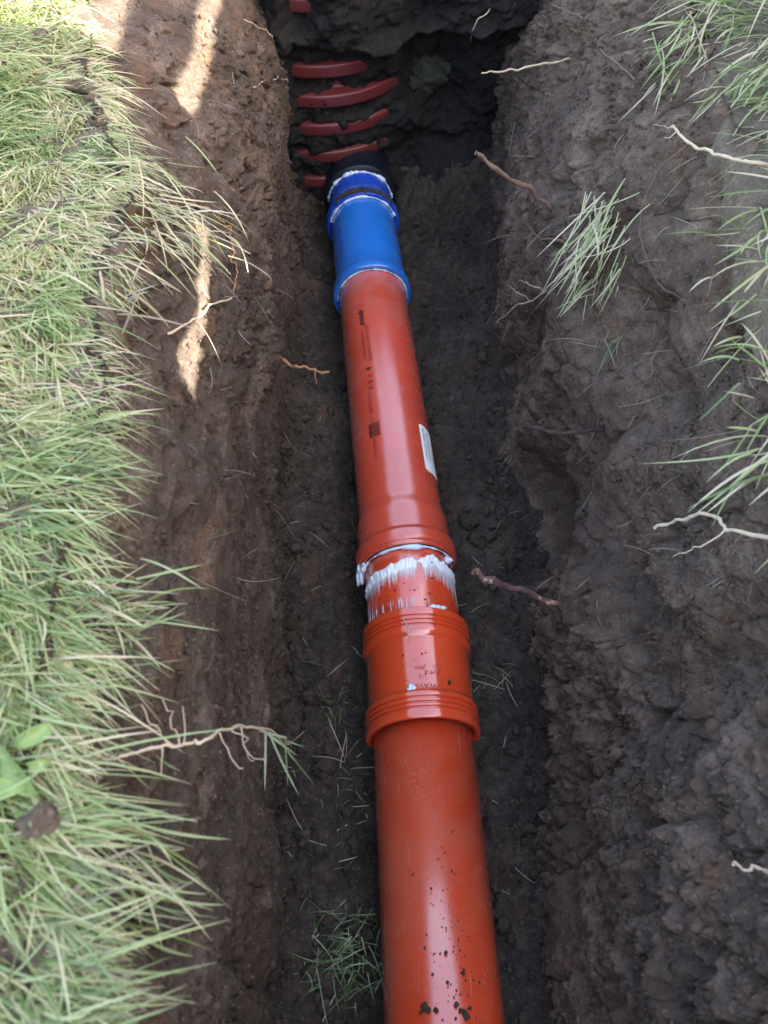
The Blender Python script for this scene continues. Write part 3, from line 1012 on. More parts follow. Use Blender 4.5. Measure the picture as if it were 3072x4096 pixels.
t = empty('blue_chamber_adapter', base_of(FAR, yB_rim), 'deep blue plastic adapter socket seated in the black chamber seal', 'pipe fitting')
k0 = sF(yB_sock)
prof = [(k0, 0.0572), (k0, 0.0640), (k0 + 0.002, 0.0650), (k0 + 0.012, 0.0650), (k0 + 0.022, 0.0635), (k0 + 0.032, 0.0600), (k0 + 0.046, 0.0575), (sF(yB_rim) + 0.09, 0.0570), (sF(yB_rim) + 0.09, 0.052), (k0 + 0.03, 0.054), (k0 + 0.02, 0.0572)]
lathe('fitting_body', FAR, rounded(prof, 0.002, 3), M['blue_deep'], t, seg=144, close=True)
tb = np.linspace(-1.35, 1.25, 100)
tube('grease_line', [Vector(FAR.pts(k0 - 0.0015, 0.0583, a)) for a in tb], list(0.0007 + 0.0020 * np.clip(0.6 + fbm(tb * 4, tb * 0, 3, 72), 0.1, 1)), M['grease_rim'], t, sides=6)
tb = np.linspace(-1.5, 1.5, 100)
tube('grease_line', [Vector(FAR.pts(sF(yB_rim) - 0.001, 0.0575, a)) for a in tb], list(0.0012 + 0.0034 * np.clip(0.35 + 0.8 * fbm(tb * 7, tb * 0, 3, 73), 0.03, 1)), M['grease_rim'], t, sides=6)
# dirt lying on top of the adapter's rim
tb = np.linspace(-0.85, 0.95, 110)
dirt_s = np.linspace(k0 + 0.000, k0 + 0.014, 8)
DT, DS = np.meshgrid(tb, dirt_s, indexing='ij')
hgt = 0.0016 * np.clip(0.9 + fbm(DT * 12, DS * 300, 3, 74), 0, 2) * sstep(-0.85, -0.7, DT) * sstep(0.95, 0.8, DT)
tag(mesh_np('soil_on_rim', FAR.pts(DS + 0.002 * fbm(DT * 14, DT * 0, 3, 75), 0.0648 + hgt, DT).reshape(-1, 3), grid_faces(110, 8)[:, ::-1], M['crumb'], t), kind='stuff')

g0 = sF(yB_rim) + 0.002
prof = [(g0, 0.0570), (g0, 0.0600), (g0 + 0.002, 0.0650), (g0 + 0.003, 0.0665), (g0 + 0.009, 0.0668), (g0 + 0.011, 0.066), (g0 + 0.012, 0.062), (g0 + 0.10, 0.066), (g0 + 0.10, 0.0570)]
t = empty('rubber_seal', base_of(FAR, yB_rim + 0.02), 'wide black rubber seal ring where the blue adapter enters the ribbed chamber', 'seal')
lathe('seal_ring', FAR, rounded(prof, 0.003, 3), M['rubber'], t, seg=96, close=True)

# ribbed inspection chamber, half buried in the end wall --------------
t = empty('ribbed_chamber', (XC, YC, Z_FLOOR), 'dull red vertical ribbed drain chamber half buried in the shade darkened end wall', 'drain chamber')
zz, pr = [], []
z = Z_FLOOR - 0.06
PITCH_R = 0.050
ribs = [-0.483 + PITCH_R * k for k in range(0, 9)]
prof = [(Z_FLOOR - 0.06, RC - 0.020)]
for rz in ribs:
    prof += [(rz - 0.016, RC - 0.020), (rz - 0.012, RC - 0.001), (rz + 0.009, RC), (rz + 0.014, RC - 0.020)]
prof += [(-0.045, RC - 0.020), (-0.045, RC - 0.026), (Z_FLOOR - 0.06, RC - 0.026)]
CH = Axis((XC, YC, 0), (XC, YC, 1)) if False else None
th = np.linspace(0, 2 * np.pi, 120, endpoint=False)
ps = np.array(rounded(prof, 0.004, 3))
V = np.stack([XC + ps[:, 1][:, None] * np.sin(th), YC - ps[:, 1][:, None] * np.cos(th), np.repeat(ps[:, 0][:, None], 120, 1)], -1).reshape(-1, 3)
F = grid_faces(len(ps), 120, True)
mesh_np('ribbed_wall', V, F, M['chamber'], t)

stone = blob('stone', hit(905, 165, -0.008), (0.036, 0.020, 0.024), M['stone'], None, 31, 4, 0.55, recenter=True)
tag(stone, 'grey green stone lump in the hollow beside the ribbed chamber', 'stone')

# ------------------------------------------------------------------ grass
def blades(name, B, D, Ln, W, droop, mat, rnd, segs=5, parent=None, kind=None, seed=0):
    """B bases, D unit directions at the base, lengths, widths, droop; one mesh of bent tapering strips"""
    n = len(B)
    r = np.random.default_rng(seed + 100)
    side = np.cross(D, r.normal(size=(n, 3)) * 0.35 + np.array([0, 0, 1.0]))
    side /= np.linalg.norm(side, axis=1)[:, None] + 1e-9
    bend = r.normal(size=(n, 3)) * 0.34
    V = np.zeros((n, segs + 1, 2, 3)); A = np.zeros((n, segs + 1, 2)); R_ = np.zeros((n, segs + 1, 2))
    for k in range(segs + 1):
        u = k / segs
        c = B + D * (Ln * u)[:, None] + bend * (Ln * u * u * 0.6)[:, None]
        c[:, 2] -= droop * Ln * u * u
        w = W * (0.55 + 0.6 * u) * (1 - u ** 2.2) ** 0.8 + 0.0002
        V[:, k, 0] = c - side * w[:, None] / 2
        V[:, k, 1] = c + side * w[:, None] / 2
        A[:, k] = u
        R_[:, k] = rnd[:, None]
    q = np.array([[2 * k, 2 * k + 1, 2 * k + 3, 2 * k + 2] for k in range(segs)])
    F = (np.arange(n)[:, None, None] * (2 * (segs + 1)) + q[None]).reshape(-1, 4)
    o = mesh_np(name, V.reshape(-1, 3), F, mat, parent, attr={'along': A.ravel(), 'rnd': R_.ravel()}, recenter=parent is not None)
    if kind:
        o['kind'] = kind
    return o


def lawn_blades(n, x0, x1, y0, y1, edge, sign, seed, lean, thin_edge=0.0):
    r = np.random.default_rng(seed)
    X = r.uniform(x0, x1, n); Y = r.uniform(y0, y1, n)
    # tufty: pull towards random clump centres
    f1, f2, rid = worley(X * 38, Y * 38, 81)
    dens = sstep(-0.75, 0.0, fbm(X * 5.2, Y * 4.2, 3, 82) + 0.1 + 0.7 * sstep(0.45, 0.15, Y)) * (0.35 + 0.65 * (f1 < 0.45 + 0.3 * rid))
    dens = dens * (1 - 0.9 * np.exp(-((Y - 0.60) / 0.05) ** 2 - ((X + 0.21) / 0.06) ** 2) * (sign < 0))
    out = (edge(Y) - X) * (-sign) + 0.004 * (sign < 0) - 0.011 * (1 + fbm(Y * 14, Y * 0, 3, 85)) + 0.012 * sstep(0.35, 0.1, Y) * (sign < 0)
    keep = (r.uniform(size=n) < dens) & (out > 0.0)
    X, Y, out, rid, f1 = X[keep], Y[keep], out[keep], rid[keep], f1[keep]
    n = len(X)
    B = np.stack([X, Y, lawn_z(X, Y) - 0.003], -1)
    # clumps share a lean
    ang = lean[0] + 0.55 * fbm(X * 9, Y * 9, 2, 83) + r.normal(0, 0.42, n)
    up = 0.20 + 0.30 * r.random(n) + 0.15 * (rid - 0.5)
    D = np.stack([np.cos(ang), np.sin(ang), np.tan(up) * 1.0], -1)
    D /= np.linalg.norm(D, axis=1)[:, None]
    Ln = np.minimum(r.gamma(6, 1 / 6, n), 1.5) * lean[1] * (1 + 0.25 * sstep(0.4, 0.1, Y))
    W = 0.0007 + 0.0019 * r.beta(1.5, 2.2, n)
    rnd = np.clip(r.beta(2.2, 1.7, n) * 0.9 + 0.18 * fbm(X * 12, Y * 12, 2, 84), 0, 1)
    dr = 0.15 + 0.35 * r.random(n) + 0.35 * sstep(0.03, 0.0, out)
    return B, D, Ln, W, dr, rnd


B, D, Ln, W, dr, rnd = lawn_blades(125000, -0.62, -0.09, -0.12, 1.35, LT, -1, 91, (-0.62, 0.037))
B[:, 2] += 0.001
tag(blades('grass', B, D, Ln, W, dr, M['grass'], rnd, 5, seed=1), 'pale green lawn grass combed over towards the pipe trench', 'grass', kind='stuff')
B, D, Ln, W, dr, rnd = lawn_blades(12000, 0.30, 0.60, -0.12, 1.35, lambda y: RT(y) + 0.02, 1, 92, (math.pi + 0.5, 0.042))
tag(blades('grass', B, D, Ln, W, dr, M['grass'], rnd, 5, seed=2), 'sparse lawn grass on the bank above the root filled soil', 'grass', kind='stuff')


B, D, Ln, W, dr, rnd = lawn_blades(30000, -0.62, -0.09, -0.12, 1.35, LT, -1, 93, (-0.5, 0.024))
rr0 = np.random.default_rng(9)
D = D + rr0.normal(0, 0.8, D.shape) * np.array([1, 1, 0.15]); D[:, 2] = np.abs(D[:, 2]) * 0.4; D /= np.linalg.norm(D, axis=1)[:, None]
tag(blades('dry_thatch', B, D, Ln, W * 0.9, dr * 0.3, M['straw'], rnd, 4, seed=3), 'dead straw coloured thatch matted between the lawn grass', 'thatch', kind='stuff')


def tuft(label, px, py, n, towards, spread, length, width, mat='grass_green', group=None, off=0.0, seed=0, droop=0.3, base_r=0.008, name='grass_tuft', lift=0.5, rmin=0.0, rmax=1.0, mat_lump=False):
    """a tuft rooted in the soil seen at (px, py), its blades fanning about the image direction 'towards' (dx, dy down)"""
    r = np.random.default_rng(seed + 500)
    b = hit(px, py, off)
    e = empty(name, b, label, 'grass tuft', group)
    a0 = math.atan2(towards[1], towards[0])
    a = a0 + r.normal(0, spread, n)
    dd = np.cos(a)[:, None] * np.array(RGT) - np.sin(a)[:, None] * np.array(UPV) - np.array(FWD) * (lift + r.normal(0, 0.25, n))[:, None]
    dd /= np.linalg.norm(dd, axis=1)[:, None]
    B = np.array(b) + r.normal(0, base_r, (n, 3)) - np.array(-FWD) * 0.004
    Ln = length * r.uniform(0.35, 1.1, n)
    if mat_lump:
        blob('root_mat', b, (0.015, 0.012, 0.017), M['root_mat'], e, seed + 40, 4, 0.6)
    blades('blades', B, dd, Ln, width * r.uniform(0.7, 1.2, n), np.full(n, droop) * r.uniform(0.3, 1.5, n), M[mat], np.clip(r.uniform(rmin, rmax, n), 0, 1), 6, e, kind='stuff', seed=seed)
    return e


tuft('grass tuft hanging from a slump of turf halfway down the rooty soil bank', 1335, 485, 80, (-0.72, 0.8), 0.38, 0.085, 0.0022, 'grass', rmin=0.2, rmax=0.95, seed=1, droop=0.3, base_r=0.02, lift=0.25, mat_lump=True)
tuft('small green grass tuft with pale tips below the hanging turf slump', 1300, 560, 30, (-0.75, 0.8), 0.45, 0.06, 0.002, 'grass', rmin=0.2, rmax=0.95, mat_lump=True, seed=2, base_r=0.012)
tuft('short frayed grass tuft clinging to the soil under the tufts of the turf slump', 1330, 730, 10, (-0.6, 0.75), 0.5, 0.04, 0.0016, seed=3)
G_R = 'clumps of long grass overhanging the rooty bank'
tuft('dense clump of long grass overhanging the rooty bank near the ribbed chamber', 1560, 40, 80, (-0.85, 0.45), 0.45, 0.085, 0.003, 'grass', group=G_R, seed=4, off=0.02, base_r=0.02)
tuft('loose grass clump hanging down below the dense clump on the rooty bank', 1500, 90, 60, (-0.6, 0.8), 0.5, 0.07, 0.0026, 'grass', group=G_R, seed=5, off=0.01, base_r=0.02)
tuft('grass clump drooping just above the thick straw runner', 1640, 170, 60, (-0.8, 0.5), 0.4, 0.08, 0.003, 'grass', group=G_R, seed=6, off=0.03, base_r=0.02)
tuft('grass clump drooping just below the thick straw runner', 1690, 520, 34, (-0.85, 0.3), 0.5, 0.068, 0.0024, 'grass', group=G_R, seed=7, off=0.04, base_r=0.02)
tuft('splayed grass clump on the rooty bank above the curved straw runner', 1690, 800, 30, (-0.8, -0.05), 0.6, 0.068, 0.0024, 'grass', group=G_R, seed=8, off=0.05, base_r=0.02)
tuft('thin grass clump right beside the curved straw runner', 1700, 980, 20, (-0.75, 0.35), 0.5, 0.065, 0.0024, 'grass', group=G_R, seed=9, off=0.05, base_r=0.02)
tuft('lush dark green grass tuft growing on the floor beside the long orange pipe', 745, 2050, 230, (-0.1, 0.1), 2.2, 0.038, 0.0013, seed=10, base_r=0.022, lift=0.7, rmax=0.75, droop=0.5)
tuft('thin pale sprig of dry grass on the floor beside the ribbed coupling', 1085, 1480, 26, (0.1, -0.2), 1.8, 0.045, 0.0013, 'straw', seed=11, lift=0.4, base_r=0.012)
tuft('small mossy green tuft on the floor beside the ribbed coupling', 715, 1530, 60, (0, 0.2), 2.0, 0.022, 0.0011, seed=12, lift=0.6, base_r=0.012, rmax=0.6)
tuft('dry straw sprig on the floor beside the long orange pipe', 738, 1650, 12, (0.2, -0.9), 0.8, 0.045, 0.0014, 'straw', seed=13, lift=0.3, base_r=0.004)
tuft('sprig of green blades standing by a clod next to the orange pipe', 745, 1720, 16, (0.1, 0.3), 1.5, 0.025, 0.0011, seed=14, lift=0.5, rmax=0.6)
tuft('bent straw stalks in the bare notch of the lawn edge', 250, 640, 9, (0.5, 0.6), 0.9, 0.075, 0.0032, 'straw', seed=15, lift=0.25, off=0.01, rmin=0.5)
tuft('yellowish grass tuft on the sunlit corner of the lawn edge', 330, 470, 150, (0.8, 0.55), 0.4, 0.05, 0.0017, 'grass', seed=16, base_r=0.022, lift=0.25, rmin=0.35)
tuft('blurry splayed grass tuft at the lawn rim above the pale runner stem', 205, 1320, 60, (0.85, -0.1), 0.45, 0.055, 0.0024, 'grass', seed=17, base_r=0.014, off=0.01)
tuft('blurry grass tuft with long tips below the pale runner stem', 235, 1880, 50, (0.9, 0.3), 0.4, 0.05, 0.0022, 'grass', seed=18, base_r=0.014, off=0.01)

# broad-leaved weed in the lawn
def leaf(name, base, tip, width, mat, parent, curl=0.012):
    b, e = Vector(base), Vector(tip)
    d = e - b
    side = d.cross(-FWD).normalized()
    nrm = side.cross(d).normalized()
    n, m = 12, 5
    V = np.zeros((n, m, 3))
    for i in range(n):
        u = i / (n - 1)
        w = width * math.sin(math.pi * min(1, u * 0.93 + 0.05)) ** 0.75
        for j in range(m):
            q = (j - (m - 1) / 2) / ((m - 1) / 2)
            V[i, j] = b + d * u + side * (q * w / 2) + nrm * (curl * math.sin(math.pi * u) - 0.35 * w * (1 - abs(q)) + 0.002 * math.sin(9 * u + q))
    return mesh_np(name, V.reshape(-1, 3), grid_faces(n, m), mat, parent)


wd = empty('broad_leaf_weed', hit(40, 1640), 'broad leaved weed with pale green leaves lying in the lawn grass', 'weed')
for (ax_, ay_, bx_, by_, w_) in ((20, 1610, 130, 1560, 0.016), (10, 1600, 95, 1730, 0.018), (60, 1650, 115, 1640, 0.012), (-20, 1680, 60, 1700, 0.02), (20, 1540, 200, 1500, 0.012)):
    leaf('leaf', hit(ax_, ay_, 0.004), hit(bx_, by_, 0.012), w_ * 0.6, M['leaf'], wd)
bpy.context.view_layer.update()

# ------------------------------------------------------------------ roots and stems
def root(label, pts, r0, r1, mat, seed=0, wob=0.0025, name='root', group=None, cat='root', branches=(), free=False):
    """pts: (px, py, lift off the soil towards the camera); drawn from the buried end to the tip"""
    r = np.random.default_rng(seed + 900)
    K = [hit(*p) for p in pts]
    if free:                          # sticks out into the open trench: stays at the depth where it leaves the soil
        dep = (K[0] - CAMP).dot(FWD)
        K = [K[0]] + [CAMP + ray(p[0], p[1]) * (dep - p[2]) for p in pts[1:]]
    n = 10 * (len(K) - 1) + 1
    tt_ = np.linspace(0, len(K) - 1, n)
    P = []
    for q in tt_:
        i = min(int(q), len(K) - 2); f = q - i
        p0, p1, p2, p3 = K[max(i - 1, 0)], K[i], K[i + 1], K[min(i + 2, len(K) - 1)]
        P.append(0.5 * ((2 * p1) + (p2 - p0) * f + (2 * p0 - 5 * p1 + 4 * p2 - p3) * f * f + (3 * p1 - p0 - 3 * p2 + p3) * f ** 3))
    ph = r.random(3) * 50
    for i in range(n):
        x = np.array([tt_[i] * 2.3])
        P[i] = P[i] + Vector([wob * float(fbm(x + ph[k], x * 0, 3, seed + k)[0]) for k in range(3)])
    R = [r0 + (r1 - r0) * (i / (n - 1)) + 0.12 * r0 * float(r.normal()) for i in range(n)]
    R = [max(q, 0.0003) for q in R]
    b = P[0]
    e = empty(name, b, label, cat, group)
    P = [p for p in P]
    tube('stem', P, R, M[mat], e, sides=7)
    for (frac, dx, dy, ln) in branches:
        i = int(frac * (n - 1))
        d0 = (RGT * dx - UPV * dy - FWD * 0.2).normalized()
        Q = [P[i] + d0 * (ln * u) + Vector([0.12 * ln * float(fbm(np.array([u * 3 + ph[k]]), np.array([dx * 7.0]), 2, seed + k)[0]) * min(1, u * 3) for k in range(3)]) for u in np.linspace(0, 1, 9)]
        tube('rootlet', Q, [max(0.0003, R[i] * 0.55 * (1 - 0.7 * u)) for u in np.linspace(0, 1, 9)], M[mat], e, sides=5)
    return e


root('thick brown root sticking out of the soil bank towards the blue fittings', [(1195, 455, -0.01), (1150, 415, 0.03), (1085, 370, 0.055), (1032, 338, 0.07)], 0.0032, 0.0026, 'root_brown', 1, 0.003, free=True)
root('long pale thin root reaching from the soil bank towards the ribbed chamber', [(1240, 125, -0.005), (1160, 140, 0.02), (1090, 156, 0.035), (1042, 160, 0.045)], 0.0017, 0.0009, 'root_pale', 2, free=True)
root('fine pale root hanging in the corner beside the end wall', [(1060, 15, 0.0), (1028, 55, 0.01), (1012, 92, 0.02)], 0.0011, 0.0006, 'root_pale', 3)
root('winding dark root crossing the upper soil bank', [(1195, 10, 0.004), (1250, 35, 0.006), (1290, 85, 0.005), (1330, 140, 0.004), (1400, 190, 0.003)], 0.0019, 0.0009, 'root_brown', 4, branches=((0.3, 0.6, 0.4, 0.03), (0.7, -0.5, 0.6, 0.025)))
root('pale thread root looping down the middle of the soil bank', [(1500, 300, 0.004), (1430, 360, 0.006), (1390, 440, 0.006), (1385, 520, 0.006), (1430, 620, 0.006), (1480, 650, 0.004)], 0.0006, 0.0004, 'root_brown', 5)
root('dark twig root poking straight out beneath the hollow', [(1310, 930, -0.01), (1240, 933, 0.03), (1180, 928, 0.045), (1132, 917, 0.06)], 0.0024, 0.0019, 'root_dark', 6, 0.002, free=True)
root('peeling dark twig with orange patches reaching over the floor to the white grease', [(1225, 1312, -0.01), (1140, 1282, 0.02), (1075, 1258, 0.03), (1020, 1238, 0.04)], 0.0034, 0.0040, 'twig', 7, 0.004, free=True)
root('forked pale root trailing down from the grass tufts of the turf slump', [(1275, 500, 0.0), (1225, 575, 0.012), (1165, 640, 0.02), (1110, 662, 0.028), (1072, 697, 0.032)], 0.0014, 0.0008, 'root_pale', 8, branches=((0.45, -0.9, -0.3, 0.04), (0.62, -0.9, -0.5, 0.04)))
root('dark forked root running down the soil below the hanging turf', [(1300, 440, 0.0), (1240, 520, 0.008), (1200, 590, 0.012), (1180, 660, 0.014), (1160, 740, 0.01)], 0.0015, 0.0008, 'root_dark', 9, branches=((0.5, -0.5, 0.7, 0.04), (0.75, -0.7, 0.5, 0.04)))
root('short brown root under the thick brown root on the soil bank', [(1225, 525, -0.004), (1180, 515, 0.008), (1150, 500, 0.016), (1125, 468, 0.02)], 0.0015, 0.0009, 'root_brown', 10)
root('fine grey root straggling down the near lump of the soil bank', [(1440, 735, 0.0), (1410, 790, 0.01), (1385, 850, 0.012), (1370, 900, 0.01)], 0.0012, 0.0006, 'root_brown', 11, branches=((0.4, -0.8, 0.5, 0.03),))
root('hairy thread root at the rim of the hollow in the soil bank', [(1300, 880, 0.0), (1280, 940, 0.01), (1260, 985, 0.014), (1225, 1010, 0.016)], 0.0010, 0.0005, 'root_brown', 12, branches=((0.6, -0.7, 0.6, 0.02),))
root('pale root end sticking out low on the bare soil bank', [(1720, 1915, -0.01), (1660, 1893, 0.02), (1625, 1875, 0.03), (1588, 1868, 0.035)], 0.0013, 0.0009, 'root_pale', 13, free=True)
root('thick straw runner curling from the bank beside the long drooping grass', [(1720, 355, -0.005), (1640, 353, 0.035), (1560, 340, 0.045), (1500, 312, 0.05), (1445, 277, 0.05)], 0.0017, 0.0013, 'root_pale', 14, name='grass_runner', cat='runner', branches=((0.95, -0.9, 0.1, 0.025), (0.9, -0.8, 0.6, 0.02)))
root('curved straw runner arching over the bare soil bank below the long grass', [(1700, 1160, -0.005), (1600, 1150, 0.04), (1540, 1118, 0.05), (1480, 1120, 0.05), (1418, 1146, 0.05)], 0.0018, 0.0013, 'root_pale', 15, name='grass_runner', cat='runner', branches=((0.35, -0.9, 0.35, 0.05),))
root('bluish dark root lying across the near lumpy soil', [(1590, 1600, -0.002), (1560, 1605, 0.006), (1520, 1595, 0.006), (1495, 1580, 0.004)], 0.0018, 0.0011, 'root_dark', 16)
# left side
root('curly orange thread root dangling on the sunlit side of the trench', [(410, 430, 0.0), (470, 468, 0.01), (508, 505, 0.012), (502, 555, 0.014), (508, 590, 0.014), (514, 628, 0.014)], 0.0011, 0.0007, 'root_orange', 17, 0.005, branches=((0.45, 0.8, 0.5, 0.015), (0.5, 0.5, 0.9, 0.015), (0.4, -0.3, 0.9, 0.015)))
root('straight grey twig leaning out of the soil beside the curly orange root', [(500, 480, -0.004), (530, 445, 0.012), (560, 395, 0.025)], 0.0014, 0.0011, 'root_brown', 18, 0.001, free=True)
root('orange brown root stub poking over the floor beside the printed pipe', [(605, 775, -0.01), (640, 795, 0.012), (675, 803, 0.02), (710, 809, 0.026)], 0.0024, 0.0015, 'root_orange', 19, 0.004, free=True, branches=((0.7, 0.2, 0.9, 0.02),))
root('pale hair root high on the soil side near the ribbed chamber', [(545, 190, -0.002), (575, 175, 0.006), (605, 170, 0.01), (622, 178, 0.012)], 0.0009, 0.0006, 'root_pale', 20)
root('pale hair root beside the bright sunlit streak of soil', [(505, 30, -0.002), (545, 55, 0.006), (575, 70, 0.01), (592, 88, 0.01)], 0.0009, 0.0006, 'root_pale', 21)
root('dry stem lying across the lower sunlit streak of soil', [(360, 720, 0.0), (420, 690, 0.01), (455, 660, 0.014), (500, 640, 0.014)], 0.0013, 0.0009, 'root_pale', 22)
root('dark branched root in the pit of the brown soil side', [(385, 1240, 0.0), (372, 1280, 0.008), (375, 1310, 0.01), (365, 1345, 0.008)], 0.0018, 0.001, 'root_dark', 23, branches=((0.6, 0.9, 0.1, 0.03), (0.7, -0.6, 0.8, 0.025), (0.3, 0.4, 0.9, 0.03), (0.8, 0.5, 0.9, 0.025)))
run = root('pale runner stem with rootlets and green tips hanging over the trench', [(195, 1632, 0.03), (255, 1643, 0.04), (340, 1618, 0.10), (410, 1610, 0.13), (460, 1590, 0.15), (520, 1572, 0.16), (580, 1580, 0.165), (625, 1605, 0.165)], 0.0008, 0.0012, 'root_pale', 24, 0.002, name='grass_runner', cat='runner',
           branches=((0.33, -0.4, -0.9, 0.028), (0.38, -0.2, -0.9, 0.032), (0.40, 0.1, -0.9, 0.024), (0.30, 0.1, 0.9, 0.016), (0.62, 0.6, 0.8, 0.030), (0.66, 0.7, 0.7, 0.034), (0.72, 0.4, 0.9, 0.026)))
tipb = hit(612, 1598, 0.165)
rr_ = np.random.default_rng(3)
nb = 9
aa = rr_.uniform(0.2, 1.9, nb)
dd = np.cos(aa)[:, None] * np.array(RGT) - np.sin(aa)[:, None] * np.array(UPV) - 0.1 * np.array(FWD)
bases = np.array([hit(560 + 55 * q, 1577 + 22 * q * q, 0.165) for q in np.linspace(0, 1, nb)])
dd /= np.linalg.norm(dd, axis=1)[:, None]
for q in range(nb):
    blades('green_tip', bases[q:q + 1], dd[q:q + 1], rr_.uniform(0.02, 0.045, 1), np.full(1, 0.0022), np.full(1, 0.1), M['grass_green'], rr_.uniform(0.4, 0.9, 1), 6, run, seed=77 + q)


# fine hair roots in the banks, too many to count
def hair_roots(n, seed):
    r = np.random.default_rng(seed)
    B, D = [], []
    for k in range(n):
        if r.random() < 0.78:
            p = hit(r.uniform(1080, 1659), r.uniform(0, 1300), 0.001)
            g = (-0.7, 0.6)
        else:
            p = hit(r.uniform(400, 620), r.uniform(0, 1300), 0.001)
            g = (0.8, 0.5)
        a = math.atan2(g[1], g[0]) + r.normal(0, 0.8)
        B.append(p); D.append((RGT * math.cos(a) - UPV * math.sin(a) - FWD * abs(r.normal(0.1, 0.15))).normalized())
    B, D = np.array(B), np.array(D)
    return B, D, r.gamma(3, 0.0075, n), np.full(n, 0.0006), r.uniform(-0.1, 0.5, n), r.uniform(0.2, 0.9, n)


B, D, Ln, W, dr, rnd = hair_roots(220, 5)
tag(blades('fine_roots', B, D, Ln, W, dr, M['straw'], rnd, 6, seed=6), 'hair fine pale roots bristling from the trench soil', 'roots', kind='stuff')

# grass clippings strewn on the floor
r = np.random.default_rng(44)
B, D = [], []
for k in range(120):
    px, py = (r.uniform(600, 800), r.uniform(900, 2200)) if r.random() < 0.7 else (r.uniform(1000, 1190), r.uniform(700, 2000))
    p = hit(px, py, 0.0015)
    if p.z > -0.45:
        continue
    a = r.uniform(0, 6.28)
    B.append(p); D.append((math.cos(a), math.sin(a), r.normal(0.12, 0.12)))
B, D = np.array(B), np.array(D)
D /= np.linalg.norm(D, axis=1)[:, None]
tag(blades('grass_clippings', B, D, r.gamma(4, 0.0045, len(B)), r.uniform(0.0006, 0.0012, len(B)), np.full(len(B), 0.15), M['straw'], r.random(len(B)) ** 1.5, 4, seed=8), 'loose dry grass clippings strewn on the damp trench floor', 'clippings', kind='stuff')


# ------------------------------------------------------------------ crumbs and clods


def ico(sub):
    import bmesh
    bm = bmesh.new()
    bmesh.ops.create_icosphere(bm, subdivisions=sub, radius=1.0)
    V = np.array([v.co[:] for v in bm.verts]); F = np.array([[v.index for v in f.verts] for f in bm.faces])
    bm.free()
    return V, F


ICO2, ICO1 = ico(2), ico(1)


def crumbs(name, C, S, mat, seed, parent=None, squash=1.0, base=None):
    ICO_V, ICO_F = base or ICO2
    r = np.random.default_rng(seed)
    n, m = len(C), len(ICO_V)
    ax = r.normal(size=(n, 3, 3))
    qs = np.linalg.qr(ax)[0]
    V0 = np.einsum('nij,vj->nvi', qs, ICO_V)
    ph = r.uniform(0, 90, n)[:, None]
    q = 1 + 0.55 * fbm(ICO_V[None, :, 0] * 1.4 + ph, ICO_V[None, :, 1] * 1.4 + ICO_V[None, :, 2] * 1.2 + ph, 3, seed)
    sc = S[:, None] * r.uniform(0.7, 1.25, (n, 3))
    V = V0 * q[..., None] * sc[:, None, :] * np.array([1, 1, squash]) + C[:, None, :]
    F = (np.arange(n)[:, None, None] * m + ICO_F[None]).reshape(-1, 3)
    return mesh_np(name, V.reshape(-1, 3), F, mat, parent, smooth=base is None)


r = np.random.default_rng(45)
C, S = [], []
for k in range(3600):
    y = r.uniform(-0.05, 1.42)
    lb, rb = float(LB(y)), float(RB(y))
    ax_ = float(axis_x(y))
    x = r.uniform(lb, rb)
    if r.random() < 0.35:
        x = (lb + abs(r.normal(0, 0.02))) if r.random() < 0.5 else (rb - abs(r.normal(0, 0.025)))
    if abs(x - ax_) < 0.035:
        continue
    C.append((x, y)); S.append(min(0.010, 0.0011 + r.gamma(1.1, 0.0012)))
C = np.array(C); S = np.array(S)
C = np.concatenate([C, floor_z(C[:, 0], C[:, 1])[:, None] + S[:, None] * 0.35], 1)
tag(crumbs('soil_crumbs', C, S, M['crumb'], 3), 'loose dark soil crumbs scattered over the trench floor', 'soil', kind='stuff')

# crumbs stuck to the cut faces
def wall_crumbs(n, fn, side, seed, mat):
    q = np.random.default_rng(seed)
    Y = q.uniform(0.0, 1.42, n * 3); z = q.uniform(Z_FLOOR, -0.01, n * 3)
    dens = sstep(-0.25, 0.5, fbm(Y * 8, z * 12, 3, seed)) + 0.12
    k = q.random(n * 3) < dens
    Y, z = Y[k][:n], z[k][:n]
    S = np.minimum(0.005, 0.0006 + q.gamma(1.1, 0.0007, len(Y)))
    X = fn(Y, z) + side * S * 0.2
    return np.stack([X, Y, z], -1), S


C, S = wall_crumbs(11000, wall_left, 1, 46, None)
tag(crumbs('soil_crumbs', C, S, M['wall_l'], 7, base=ICO1), 'small brown soil crumbs clinging to the trench side below the thick lawn', 'soil', kind='stuff')
C, S = wall_crumbs(13000, wall_right, -1, 47, None)
tag(crumbs('soil_crumbs', C, S, M['wall_r'], 8, base=ICO1), 'small greyish soil crumbs clinging to the lumpy rooty bank', 'soil', kind='stuff')

